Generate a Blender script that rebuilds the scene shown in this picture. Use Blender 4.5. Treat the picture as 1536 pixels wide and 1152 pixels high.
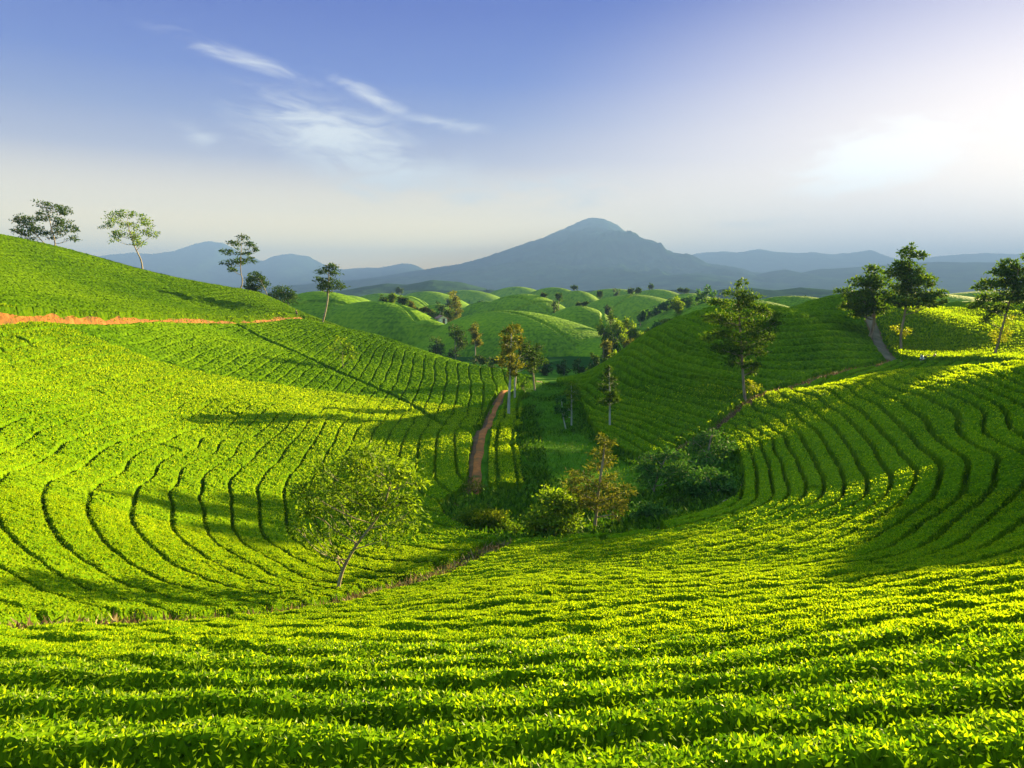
import bpy, math, random
import numpy as np
R=math.radians
C=bpy.context.scene.collection
scn=bpy.context.scene
for o in list(bpy.data.objects): bpy.data.objects.remove(o)

# ------------------------------------------------------------------ camera
FPX=1000.; PITCH=R(8.3); CP,SP=math.cos(PITCH),math.sin(PITCH)
cam=bpy.data.objects.new('camera',bpy.data.cameras.new('camera')); C.objects.link(cam)
cam.data.sensor_width=36; cam.data.lens=36*FPX/1536; cam.data.clip_end=20000; cam.data.clip_start=.05
cam.location=(0,0,0); cam.rotation_euler=(R(90)-PITCH,0,0)
scn.camera=cam

# ------------------------------------------------------------------ light
SUN_AZ=R(45.5); SUN_EL=R(9.2)
EXPOSURE=3.85; SKY_FILL=1.5
scn.view_settings.view_transform='Standard'; scn.view_settings.look='None'
scn.view_settings.gamma=1; scn.view_settings.use_curve_mapping=False
scn.view_settings.exposure=EXPOSURE
sl=bpy.data.lights.new('sun','SUN'); sl.energy=5.; sl.angle=R(.6); sl.color=(1,.76,.32)
sun=bpy.data.objects.new('sun',sl); C.objects.link(sun)
sun.rotation_euler=(R(90)-SUN_EL,0,math.pi-SUN_AZ)

def world():
    w=bpy.data.worlds.new('World'); scn.world=w; w.use_nodes=True
    nt=w.node_tree; N=nt.nodes; L=nt.links; N.clear()
    def n(t,**k):
        x=N.new(t)
        for a,b in k.items(): setattr(x,a,b)
        return x
    def val(s,v):
        if isinstance(v,(int,float)): s.default_value=v
        elif isinstance(v,tuple): s.default_value=v
        else: L.new(v,s)
    def m(op,a,b=0.,c=None,clamp=False):
        x=n('ShaderNodeMath',operation=op,use_clamp=clamp); val(x.inputs[0],a); val(x.inputs[1],b)
        if c is not None: val(x.inputs[2],c)
        return x.outputs[0]
    def smooth(v,a,b):
        x=n('ShaderNodeMapRange',interpolation_type='SMOOTHSTEP'); val(x.inputs[0],v); x.inputs[1].default_value=a; x.inputs[2].default_value=b
        return x.outputs[0]
    def mix(f,a,b,bt='MIX'):
        x=n('ShaderNodeMix',data_type='RGBA',blend_type=bt); val(x.inputs[0],f)
        for i,q in((6,a),(7,b)):
            if isinstance(q,tuple): x.inputs[i].default_value=(*q,1)
            else: L.new(q,x.inputs[i])
        return x.outputs[2]
    out=n('ShaderNodeOutputWorld'); bg=n('ShaderNodeBackground'); L.new(bg.outputs[0],out.inputs[0])
    sky=n('ShaderNodeTexSky',sky_type='NISHITA'); sky.sun_disc=False
    sky.sun_elevation=SUN_EL; sky.sun_rotation=SUN_AZ; sky.air_density=1.0; sky.dust_density=1.0; sky.ozone_density=3.0
    tc=n('ShaderNodeTexCoord'); sep=n('ShaderNodeSeparateXYZ'); L.new(tc.outputs['Generated'],sep.inputs[0])
    X,Y,Z=sep.outputs
    az=m('MULTIPLY',m('ARCTAN2',X,Y),57.2958); el=m('MULTIPLY',m('ARCSINE',Z),57.2958)
    # the violet-blue upper sky fading to a pale horizon
    cr=n('ShaderNodeValToRGB'); L.new(m('DIVIDE',m('ADD',el,2.),92.),cr.inputs[0]); e=cr.color_ramp.elements
    st=[(-1,(5.0,3.1,.5)),(3,(3.3,2.3,.58)),(6,(1.7,1.3,.68)),(10,(.54,.49,.64)),(13,(.25,.28,.6)),(16,(.10,.15,.58)),(21,(.035,.065,.49)),(28,(.02,.045,.46)),(45,(.09,.15,.55)),(88,(.12,.2,.55))]
    while len(e)<len(st): e.new(.5)
    for q,(p_,c_) in zip(e,st): q.position=(p_+2)/92; q.color=(*c_,1)
    col=cr.outputs[0]
    # added fill light: sky above the view brightened for the shaded slopes
    bk=smooth(el,27.,50.)
    col=mix(bk,col,(SKY_FILL*.60,SKY_FILL*.92,SKY_FILL))
    # wide white glare round the veiled sun
    dx=m('DIVIDE',m('SUBTRACT',az,37.),46.); dy=m('DIVIDE',m('SUBTRACT',el,4.),23.)
    d=m('SQRT',m('ADD',m('MULTIPLY',dx,dx),m('MULTIPLY',dy,dy)))
    g=m('SUBTRACT',1.,smooth(d,.08,1.02))
    col=mix(g,col,(1.5,1.24,1.08))
    # wisps of high cloud
    cv=n('ShaderNodeCombineXYZ'); L.new(az,cv.inputs[0]); L.new(el,cv.inputs[1])
    def wisps(blobs,scale,rot,stretch,lo,hi,seed):
        tot=None
        for (a,e,ra,re,th,s) in blobs:
            u=m('SUBTRACT',az,a); v=m('SUBTRACT',el,e); c_,s_=math.cos(R(th)),math.sin(R(th))
            uu=m('DIVIDE',m('ADD',m('MULTIPLY',u,c_),m('MULTIPLY',v,s_)),ra)
            vv=m('DIVIDE',m('SUBTRACT',m('MULTIPLY',v,c_),m('MULTIPLY',u,s_)),re)
            q=m('MULTIPLY',m('SUBTRACT',1.,smooth(m('SQRT',m('ADD',m('MULTIPLY',uu,uu),m('MULTIPLY',vv,vv))),.0,1.)),s)
            tot=q if tot is None else m('MAXIMUM',tot,q)
        mp=n('ShaderNodeMapping'); L.new(cv.outputs[0],mp.inputs[0]); mp.inputs['Rotation'].default_value=(0,0,R(rot)); mp.inputs['Scale'].default_value=(1/stretch,1,1); mp.inputs['Location'].default_value=(seed,seed*.7,0)
        nz=n('ShaderNodeTexNoise'); L.new(mp.outputs[0],nz.inputs[0]); nz.inputs['Scale'].default_value=scale; nz.inputs['Detail'].default_value=9; nz.inputs['Roughness'].default_value=.66; nz.inputs['Distortion'].default_value=1.1
        return m('MULTIPLY',smooth(m('ADD',nz.outputs[0],m('MULTIPLY',tot,.27)),lo,hi),m('POWER',tot,.6))
    blobs=[(-14.5,11.8,11,3.6,-12,1.),(-11,9.4,11,3.,-12,.9),(-21,16.6,7.5,.9,-12,.75),(-11.5,14.8,4.5,.9,-22,.8),(-4.5,12.8,7,.7,-8,.55),
           (-24,11,3,1.6,-25,.5),(3,8.3,9,1.8,5,.6),(-12.5,7.6,3,.9,-15,.6),(20,5,6,.6,3,.3),(-8,9.2,14,2.6,-8,.55),(-3,7.4,10,1.3,-3,.5),(6,7.4,7,1.6,8,.5)]
    c1=wisps(blobs,.62,14,3.2,.42,.82,4.)
    col=mix(c1,col,(.93,.93,.93))
    c2=wisps([(27.5,8.9,7.5,3.6,12,1.)],.5,4,3.2,.46,.66,9.)
    col=mix(c2,col,(1.5,1.47,1.4))
    low=smooth(el,-6,-1)
    col=mix(low,(.25,.30,.33),col)
    # scale for the exposure, then lay the graded sky over the physical one
    k=1/2**EXPOSURE
    graded=mix(1.,col,(k,k,k),'MULTIPLY')
    phys=mix(1.,sky.outputs[0],(.07,.07,.07),'MULTIPLY')
    L.new(mix(.97,phys,graded),bg.inputs[0]); bg.inputs[1].default_value=1.
world()

# ------------------------------------------------------------------ numeric helpers
rng=np.random.default_rng(7)
def sstep(v,a,b):
    t=np.clip((v-a)/(b-a),0,1); return t*t*(3-2*t)
def hash2(i,j,seed=0):
    h=(i.astype(np.int64)*374761393+j.astype(np.int64)*668265263+seed*982451653)&0xffffffff
    h=((h^(h>>13))*1274126177)&0xffffffff
    return ((h^(h>>16))&0xffffff)/float(0xffffff)
def vnoise(x,y,seed=0):
    xi=np.floor(x); yi=np.floor(y); fx=x-xi; fy=y-yi
    fx=fx*fx*(3-2*fx); fy=fy*fy*(3-2*fy); xi=xi.astype(np.int64); yi=yi.astype(np.int64)
    a=hash2(xi,yi,seed); b=hash2(xi+1,yi,seed); c=hash2(xi,yi+1,seed); d=hash2(xi+1,yi+1,seed)
    return (a*(1-fx)+b*fx)*(1-fy)+(c*(1-fx)+d*fx)*fy
def fbm(x,y,o=4,seed=0,gain=.5):
    s=0; a=1; t=0
    for k in range(o):
        s=s+a*vnoise(x,y,seed+k*17); t+=a; a*=gain; x=x*2.03+5.1; y=y*2.03+1.7
    return s/t
def ridged(x,y,o=5,seed=0):
    s=0; a=1; t=0
    for k in range(o):
        s=s+a*(1-np.abs(2*vnoise(x,y,seed+k*13)-1)); t+=a; a*=.5; x=x*2.07+3.3; y=y*2.07+8.1
    return s/t
def img(px,py,D):                       # a survey sighting: bearing, drop and distance from the tripod -> x,y,z
    U=(px-768)/FPX; V=(576-py)/FPX
    return (U*D,(CP+V*SP)*D,(V*CP-SP)*D)
def depth(x,y,z): return y*CP-z*SP
class TPS:
    def __init__(s,p,lam=2e-3,sc=50.):
        p=np.asarray(p,float); s.p=p; s.sc=sc; n=len(p)
        d=np.hypot(p[:,None,0]-p[None,:,0],p[:,None,1]-p[None,:,1])/sc
        K=np.where(d>0,d*d*np.log(d+1e-12),0)+lam*np.eye(n); Q=np.c_[np.ones(n),p[:,:2]/sc]
        s.w=np.linalg.solve(np.block([[K,Q],[Q.T,np.zeros((3,3))]]),np.r_[p[:,2],0,0,0])
    def __call__(s,x,y):
        x=np.asarray(x,float); sh=x.shape; x=x.ravel(); y=np.asarray(y,float).ravel(); o=np.zeros(len(x)); n=len(s.p)
        for i in range(0,len(x),20000):
            d=np.hypot(x[i:i+20000,None]-s.p[None,:,0],y[i:i+20000,None]-s.p[None,:,1])/s.sc
            K=np.where(d>0,d*d*np.log(d+1e-12),0)
            o[i:i+20000]=K@s.w[:n]+s.w[n]+s.w[n+1]*x[i:i+20000]/s.sc+s.w[n+2]*y[i:i+20000]/s.sc
        return o.reshape(sh)
class Grid:                             # a smooth function tabulated on a grid and read back quickly
    def __init__(s,f,x0,x1,y0,y1,st):
        s.x0,s.y0,s.st=x0,y0,st; s.nx=int((x1-x0)/st)+1; s.ny=int((y1-y0)/st)+1
        X,Y=np.meshgrid(x0+st*np.arange(s.nx),y0+st*np.arange(s.ny)); s.g=f(X,Y)
    def __call__(s,x,y):
        u=np.clip((np.asarray(x,float)-s.x0)/s.st,0,s.nx-1.001); v=np.clip((np.asarray(y,float)-s.y0)/s.st,0,s.ny-1.001)
        i=u.astype(int); j=v.astype(int); u=u-i; v=v-j; g=s.g
        return (g[j,i]*(1-u)+g[j,i+1]*u)*(1-v)+(g[j+1,i]*(1-u)+g[j+1,i+1]*u)*v
def pdist(x,y,line,signed=False):       # distance to a polyline; signed: positive on its left
    x=np.asarray(x,float); y=np.asarray(y,float)
    best=np.full(x.shape,1e9); sg=np.ones(x.shape); along=np.zeros(x.shape); acc=0.
    for (ax,ay),(bx,by) in zip(line[:-1],line[1:]):
        dx,dy=bx-ax,by-ay; L2=dx*dx+dy*dy; t=np.clip(((x-ax)*dx+(y-ay)*dy)/L2,0,1)
        d=np.hypot(x-ax-t*dx,y-ay-t*dy); k=d<best
        best=np.where(k,d,best); along=np.where(k,acc+t*math.sqrt(L2),along)
        if signed: sg=np.where(k,np.sign(dx*(y-ay)-dy*(x-ax)),sg)
        acc+=math.sqrt(L2)
    return (best*sg if signed else best),along
def inside(x,y,poly):
    r=np.zeros(np.shape(x),bool); n=len(poly)
    for k in range(n):
        ax,ay=poly[k]; bx,by=poly[(k+1)%n]
        if ay==by: continue
        c=((ay>y)!=(by>y))&(x<(bx-ax)*(y-ay)/(by-ay)+ax); r^=c
    return r
def smooth_line(l,n=4):
    l=np.array(l,float)
    for _ in range(n):
        a=l[:-1]*.75+l[1:]*.25; b=l[:-1]*.25+l[1:]*.75
        l=np.vstack([l[:1],np.stack([a,b],1).reshape(-1,l.shape[1]),l[-1:]])
    return l

# ------------------------------------------------------------------ mesh + object helpers
def tag(o,label=None,cat=None,group=None,kind=None):
    if label: o['label']=label
    if cat: o['category']=cat
    if group: o['group']=group
    if kind: o['kind']=kind
    return o
def mesh(name,V,faces,mats=(),midx=None,attrs=None,smooth=False):
    """faces: list of int arrays (n,k)"""
    me=bpy.data.meshes.new(name); V=np.asarray(V,np.float32)
    faces=[np.asarray(f,np.int32) for f in faces if len(f)]
    me.vertices.add(len(V)); me.vertices.foreach_set('co',V.ravel())
    lp=np.concatenate([f.ravel() for f in faces]); me.loops.add(len(lp)); me.loops.foreach_set('vertex_index',lp)
    tot=np.concatenate([np.full(len(f),f.shape[1],np.int32) for f in faces])
    st=np.concatenate([[0],np.cumsum(tot)[:-1]]).astype(np.int32)
    me.polygons.add(len(tot)); me.polygons.foreach_set('loop_start',st)
    if midx is not None:
        me.polygons.foreach_set('material_index',np.concatenate([np.full(len(f),i,np.int32) if np.isscalar(i) else np.asarray(i,np.int32) for f,i in zip([f for f in faces],midx)]))
    me.polygons.foreach_set('use_smooth',np.full(len(tot),smooth))
    for k,v in (attrs or {}).items():
        a=me.attributes.new(k,'FLOAT','POINT'); a.data.foreach_set('value',np.asarray(v,np.float32))
    for mt in mats: me.materials.append(mt)
    me.update(calc_edges=True)
    return me
def add(name,me,parent=None,loc=None):
    o=bpy.data.objects.new(name,me); C.objects.link(o)
    if parent: o.parent=parent
    if loc is not None: o.location=loc
    return o
def empty(name,loc):
    o=bpy.data.objects.new(name,None); C.objects.link(o); o.location=loc; o.empty_display_size=.3
    return o
def join(parts):
    """parts: list of (V, [faces]) -> V, faces grouped by size"""
    Vs=[];F={};n=0
    for V,fs in parts:
        for f in fs:
            if len(f): F.setdefault(np.asarray(f).shape[1],[]).append(np.asarray(f)+n)
        Vs.append(V); n+=len(V)
    return np.vstack(Vs),[np.vstack(F[k]) for k in F]
def tube(pts,rad,n=7):
    pts=np.asarray(pts,float); rad=np.asarray(rad,float); k=len(pts)
    t=np.gradient(pts,axis=0); t/=np.linalg.norm(t,axis=1)[:,None]+1e-9
    ref=np.array([1,0,0.]) if abs(t[0][0])<.8 else np.array([0,1.,0])
    u=np.cross(t,ref); u/=np.linalg.norm(u,axis=1)[:,None]+1e-9; v=np.cross(t,u)
    a=np.arange(n)*2*math.pi/n
    V=(pts[:,None]+rad[:,None,None]*(u[:,None]*np.cos(a)[None,:,None]+v[:,None]*np.sin(a)[None,:,None])).reshape(-1,3)
    i=np.arange(k-1)[:,None]*n; j=np.arange(n)[None]
    f=np.stack([i+j,i+(j+1)%n,i+n+(j+1)%n,i+n+j],-1).reshape(-1,4)
    V=np.vstack([V,pts[:1],pts[-1:]]); j=np.arange(n)
    c0=np.stack([np.full(n,k*n),(j+1)%n,j],-1); c1=np.stack([np.full(n,k*n+1),(k-1)*n+j,(k-1)*n+(j+1)%n],-1)
    return V,[f,np.vstack([c0,c1])]
def box(cx,cy,cz,sx,sy,sz):
    V=np.array([[x,y,z] for z in(-1,1) for y in(-1,1) for x in(-1,1)],float)*np.array([sx,sy,sz])/2+np.array([cx,cy,cz])
    return V,[np.array([[0,2,3,1],[4,5,7,6],[0,1,5,4],[2,6,7,3],[0,4,6,2],[1,3,7,5]])]
def ball(c,r,nu=10,nv=7):
    th=np.linspace(0,math.pi,nv+1)[1:-1]; ph=np.arange(nu)*2*math.pi/nu
    V=np.array([[math.sin(t)*math.cos(p),math.sin(t)*math.sin(p),math.cos(t)] for t in th for p in ph]+[[0,0,1],[0,0,-1]])*np.asarray(r,float)+np.asarray(c,float)
    q=[[a*nu+b,(a+1)*nu+b,(a+1)*nu+(b+1)%nu,a*nu+(b+1)%nu] for a in range(nv-2) for b in range(nu)]
    n0=(nv-1)*nu; t=[[n0,b,(b+1)%nu] for b in range(nu)]+[[n0+1,(nv-2)*nu+(b+1)%nu,(nv-2)*nu+b] for b in range(nu)]
    return V,[np.array(q),np.array(t)]
def leaves(P,A,B,S,wid=.42,fold=.18):
    """diamond leaf cards: base P, axis A, side B, length S -> V,quads"""
    N=np.cross(A,B); S=np.asarray(S)[:,None]
    base=P; tip=P+A*S-N*S*.12; l=P+A*S*.45+B*S*wid*.5+N*S*fold*.5; r=P+A*S*.45-B*S*wid*.5+N*S*fold*.5
    V=np.stack([base,r,tip,l],1).reshape(-1,3); f=np.arange(len(P)*4).reshape(-1,4)
    return V,f
def unit(v): return v/(np.linalg.norm(v,axis=-1,keepdims=True)+1e-9)

# ------------------------------------------------------------------ materials
def material(name,build):
    mt=bpy.data.materials.new(name); mt.use_nodes=True; nt=mt.node_tree; nt.nodes.clear()
    out=nt.nodes.new('ShaderNodeOutputMaterial'); build(nt,out); return mt
def ramp(nt,fac,stops):
    r=nt.nodes.new('ShaderNodeValToRGB'); e=r.color_ramp.elements
    while len(e)<len(stops): e.new(.5)
    for x,(p,c) in zip(e,stops): x.position=p; x.color=(*c,1)
    nt.links.new(fac,r.inputs[0]); return r.outputs[0]
def foliage(name,stops,trans=.35,rough=.5,spec=.3,noise=None,tcol=(1.25,1.15,.35)):
    """leafy surface: colour by the per-leaf random 'tint', light shining through"""
    def b(nt,out):
        N=nt.nodes; L=nt.links
        at=N.new('ShaderNodeAttribute'); at.attribute_name='tint'; fac=at.outputs['Fac']
        if noise:
            tc=N.new('ShaderNodeTexCoord'); nz=N.new('ShaderNodeTexNoise'); nz.inputs['Scale'].default_value=noise[0]; nz.inputs['Detail'].default_value=5
            L.new(tc.outputs['Object'],nz.inputs[0])
            ml=N.new('ShaderNodeMath'); ml.operation='MULTIPLY_ADD'; L.new(nz.outputs[0],ml.inputs[0]); ml.inputs[1].default_value=noise[1]; 
            sb=N.new('ShaderNodeMath'); sb.operation='SUBTRACT'; L.new(fac,sb.inputs[0]); sb.inputs[1].default_value=noise[1]*.5
            L.new(sb.outputs[0],ml.inputs[2]); fac=ml.outputs[0]
        col=ramp(nt,fac,stops)
        p=N.new('ShaderNodeBsdfPrincipled'); L.new(col,p.inputs['Base Color']); p.inputs['Roughness'].default_value=rough; p.inputs['Specular IOR Level'].default_value=spec
        t=N.new('ShaderNodeBsdfTranslucent'); mc=N.new('ShaderNodeMix'); mc.data_type='RGBA'; mc.blend_type='MULTIPLY'; mc.inputs[0].default_value=1; L.new(col,mc.inputs[6]); mc.inputs[7].default_value=(*tcol,1); L.new(mc.outputs[2],t.inputs[0])
        mx=N.new('ShaderNodeMixShader'); mx.inputs[0].default_value=trans; L.new(p.outputs[0],mx.inputs[1]); L.new(t.outputs[0],mx.inputs[2]); L.new(mx.outputs[0],out.inputs[0])
    return material(name,b)
def rough_mat(name,stops,scale=1.,detail=6,rough=.9,bump=0.,bscale=4.,spec=.2,coord='Object',stretch=None):
    def b(nt,out):
        N=nt.nodes; L=nt.links
        tc=N.new('ShaderNodeTexCoord'); mp=N.new('ShaderNodeMapping'); L.new(tc.outputs[coord],mp.inputs[0])
        if stretch: mp.inputs['Scale'].default_value=stretch
        nz=N.new('ShaderNodeTexNoise'); nz.inputs['Scale'].default_value=scale; nz.inputs['Detail'].default_value=detail; nz.inputs['Roughness'].default_value=.6; L.new(mp.outputs[0],nz.inputs[0])
        p=N.new('ShaderNodeBsdfPrincipled'); L.new(ramp(nt,nz.outputs[0],stops),p.inputs['Base Color']); p.inputs['Roughness'].default_value=rough; p.inputs['Specular IOR Level'].default_value=spec
        if bump:
            bn=N.new('ShaderNodeTexNoise'); bn.inputs['Scale'].default_value=bscale; bn.inputs['Detail'].default_value=8; L.new(mp.outputs[0],bn.inputs[0])
            bp=N.new('ShaderNodeBump'); bp.inputs['Strength'].default_value=1; bp.inputs['Distance'].default_value=bump; L.new(bn.outputs[0],bp.inputs['Height']); L.new(bp.outputs[0],p.inputs['Normal'])
        L.new(p.outputs[0],out.inputs[0])
    return material(name,b)
def plain(name,col,rough=.5,metal=0.):
    def b(nt,out):
        p=nt.nodes.new('ShaderNodeBsdfPrincipled'); p.inputs['Base Color'].default_value=(*col,1); p.inputs['Roughness'].default_value=rough; p.inputs['Metallic'].default_value=metal
        nz=nt.nodes.new('ShaderNodeTexNoise'); nz.inputs['Scale'].default_value=9
        nt.links.new(ramp(nt,nz.outputs[0],[(.3,tuple(c*.8 for c in col)),(.7,tuple(min(1,c*1.15) for c in col))]),p.inputs['Base Color']); nt.links.new(p.outputs[0],out.inputs[0])
    return material(name,b)
M={}
M['tea']=foliage('tea_leaf',[(0.,(.03,.08,.002)),(.35,(.16,.26,.004)),(.75,(.30,.40,.006)),(1.,(.42,.5,.018))],trans=.5,rough=.6,spec=.03,tcol=(1.2,1.2,.36))
M['tea_near']=foliage('tea_shoot',[(0.,(.010,.04,.002)),(.3,(.045,.12,.003)),(.6,(.15,.255,.004)),(.85,(.27,.37,.008)),(1.,(.4,.47,.03))],trans=.58,rough=.42,spec=.2,tcol=(1.2,1.2,.36))
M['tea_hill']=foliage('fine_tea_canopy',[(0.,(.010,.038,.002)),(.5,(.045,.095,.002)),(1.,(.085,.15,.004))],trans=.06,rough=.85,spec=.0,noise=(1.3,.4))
M['tea_body']=foliage('tea_canopy',[(0.,(.008,.038,.002)),(.5,(.072,.155,.003)),(1.,(.155,.25,.005))],trans=.26,rough=.85,spec=.0,noise=(1.3,.35),tcol=(1.15,1.1,.35))
M['tea_far']=foliage('tea_hillside',[(0.,(.03,.095,.003)),(.5,(.115,.225,.004)),(1.,(.2,.32,.006))],trans=.15,rough=.8,spec=.05,noise=(.06,.5))
M['soil']=rough_mat('red_brown_soil',[(.3,(.05,.028,.014)),(.6,(.11,.06,.03)),(.75,(.16,.10,.05))],scale=.9,bump=.06,bscale=6)
M['orange']=rough_mat('orange_clay',[(.3,(.035,.05,.006)),(.42,(.09,.045,.01)),(.55,(.17,.062,.01)),(.7,(.22,.1,.024))],scale=.8,bump=.3,bscale=2)
M['path']=rough_mat('trodden_clay',[(.3,(.05,.06,.015)),(.45,(.2,.075,.02)),(.6,(.3,.1,.025)),(.75,(.34,.14,.045))],scale=.8,bump=.05,bscale=5)
M['greypath']=rough_mat('grey_dirt',[(.3,(.05,.06,.03)),(.55,(.11,.09,.065)),(.75,(.16,.135,.1))],scale=.6,bump=.04,bscale=5)
M['grass']=rough_mat('meadow_grass',[(.28,(.022,.07,.003)),(.5,(.045,.125,.004)),(.72,(.08,.17,.008))],scale=.5,detail=9,bump=.12,bscale=5,spec=0.02)
M['land']=rough_mat('valley_land',[(.28,(.01,.035,.008)),(.5,(.018,.06,.01)),(.72,(.04,.1,.012))],scale=.022,detail=10,bump=.2,bscale=.6,spec=0.)
M['forest']=rough_mat('forested_slope',[(.25,(.008,.024,.012)),(.5,(.018,.045,.018)),(.7,(.034,.075,.024))],scale=.008,detail=12,bump=4.,bscale=.03,spec=0.)
M['bark']=rough_mat('pale_bark',[(.3,(.13,.1,.075)),(.6,(.3,.26,.2)),(.8,(.42,.38,.31))],scale=3,bump=.02,bscale=14,stretch=(1,1,.3))
M['bark_w']=rough_mat('whitish_bark',[(.3,(.3,.29,.26)),(.6,(.5,.5,.47)),(.8,(.6,.6,.58))],scale=2,bump=.01,bscale=14,stretch=(1,1,.3))
M['leaf_dark']=foliage('dark_tree_leaf',[(0.,(.012,.035,.006)),(.5,(.03,.075,.009)),(1.,(.07,.13,.014))],trans=.3,rough=.65,spec=.08)
M['leaf_mid']=foliage('mid_tree_leaf',[(0.,(.03,.08,.005)),(.5,(.09,.17,.009)),(1.,(.19,.28,.016))],trans=.48,rough=.65,spec=.06)
M['leaf_young']=foliage('young_tree_leaf',[(0.,(.03,.08,.005)),(.5,(.11,.2,.009)),(1.,(.23,.34,.018))],trans=.5,rough=.6,spec=.1)
M['leaf_olive']=foliage('olive_tree_leaf',[(0.,(.04,.06,.006)),(.5,(.105,.13,.012)),(1.,(.23,.25,.03))],trans=.35,rough=.65,spec=.08,tcol=(1.1,1.,.5))
M['leaf_ridge']=foliage('ridge_tree_leaf',[(0.,(.018,.055,.005)),(.5,(.05,.115,.008)),(1.,(.115,.19,.014))],trans=.4,rough=.65,spec=.06)
M['leaf_blue']=foliage('cool_green_leaf',[(0.,(.014,.055,.012)),(.5,(.04,.13,.022)),(1.,(.1,.22,.04))],trans=.3,rough=.65,spec=.08)
M['leaf_yellow']=foliage('yellow_leaf',[(0.,(.1,.13,.004)),(.5,(.22,.26,.006)),(1.,(.38,.4,.02))],trans=.4,tcol=(1.1,1.1,.4),spec=.05)
M['litter']=foliage('dry_twigs',[(0.,(.05,.04,.018)),(.5,(.13,.09,.04)),(1.,(.26,.2,.09))],trans=.2,rough=.7,tcol=(1,.9,.6))

# ------------------------------------------------------------------ terrain
TEA=.75
SURF=[(768,1152,4.5),(200,1152,4.4),(1400,1152,4.5),(768,959,10.3),(768,870,21),(768,822,32),
 (100,960,10.5),(450,925,18),(600,880,25),(0,790,21),(60,740,26),(0,680,32),(0,600,41),(200,740,33),(300,740,38),(420,740,42),(540,740,46),
 (150,850,22),(300,870,23),(450,850,28),(650,810,34),(600,780,38),(100,560,56),(200,620,50),(300,640,53),(450,620,62),(560,660,60),(640,700,54),
 (250,540,75),(350,500,105),(420,530,95),(480,510,118),(550,560,97),(640,600,84),(700,640,70),(730,590,92),(700,560,108),
 (480,482,150),(560,500,140),(650,535,125),(750,552,116),(0,355,116),(110,375,133),(215,405,148),(350,437,161),(440,462,162),
 (0,420,84),(150,430,108),(300,455,128),(870,585,88),(930,540,91),(1000,490,94),(1080,465,101),(1150,455,108),(1280,440,124),
 (1000,680,58),(1095,634,67),(1200,578,80),(1310,546,92),(1000,590,78),(1150,530,92),(1250,500,102),(930,620,75),(1050,620,71),
 (1440,558,56),(1380,556,62),(1490,554,52),(1520,551,56),(1330,556,70),(1536,548,49),(1120,720,47),(1110,745,43),(1200,640,54),(1300,640,47),(1400,640,43),(1500,640,40),
 (1300,720,35),(1420,720,30),(1536,740,25),(1200,780,31),(1400,800,23),(1536,850,15),(1000,800,32),(1000,860,22),(1250,880,16),(1150,960,10),(1500,950,8),
 (1340,510,110),(1450,447,158),(1536,452,158),(1430,500,111),(1450,475,127),(1536,475,127),(1536,500,110),(1385,455,152),(950,560,85),(1000,530,89),(1100,500,98)]
GND=[(0,482,62),(100,483,72),(200,483,86),(300,482,106),(400,483,131),(715,690,56),(735,640,68),(755,585,94),
 (800,700,57.5),(800,640,76),(800,580,108),(760,740,48),(840,700,57),(850,640,76),(850,600,98),(830,576,112),
 (900,760,46),(800,800,40),(880,800,38.5),(1000,770,43),(1050,700,52),(950,720,53),(700,770,43),(1325,530,100),(1340,543,96),(1400,543,90),(1536,547,80)]
XYZ=[(0,0,-2.6),(8,1,-2.7),(-8,1,-2.9),(0,-10,-1.6),(25,0,-2.2),(-25,5,-3.2),(40,15,-2.4),(40,30,-5.6),(-40,20,-3),(-90,60,6),(-118,112,12),
 (-60,160,-2),(-90,158,3),(-30,185,-17),(-15,160,-19),(5,140,-19),(20,150,-20),(60,165,-14),(90,180,-12),(140,170,-8),(140,110,-6),(100,70,-9),(0,125,-17.5),
 (-130,60,12),(-140,160,4),(130,220,-20),(-80,210,-14),(0,200,-21),(40,200,-21),(60,-10,-1),(-60,-10,-1),(0,-40,-1),(25,122,-14),(45,135,-10),(46,57,-6.6),(42,64,-8.4),(62,60,-8.5),(52,64,-9),(82,40,-3),(105,75,-4)]
pts=[]
for a in SURF:
    p=img(*a); pts.append((p[0],p[1],p[2]-TEA))
pts+= [img(*a) for a in GND]+XYZ
_near=Grid(TPS(pts),-170,170,-60,240,.75)
def far_base(x,y): return -21.5+2.2*(fbm(x/90+7,y/90,3,5)-.5)-6*sstep(np.hypot(x,y),500,2500)
# mounds out in the valley: px of centre, py of top, distance, half width px, half depth m, foot height
def far_z(x,y): return far_base(x,y)
SHADE_KNOLL=17
def H0(x,y):
    w=(1-sstep(np.abs(np.asarray(x,float)+5),118,165))*(1-sstep(y,165,205))*sstep(y,-58,-35)
    z=_near(x,y)*w+far_z(x,y)*(1-w)
    # unseen knoll added past the end of the crest to shade the bowl
    az=np.degrees(np.arctan2(x,np.maximum(y,1e-3))); rho=np.hypot((np.asarray(x)-84)/44,(np.asarray(y)-76)/44)
    return z+SHADE_KNOLL*np.clip(1-rho**2,0,1)*sstep(az,38.4,42.5)*(np.asarray(y)>0)
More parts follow.
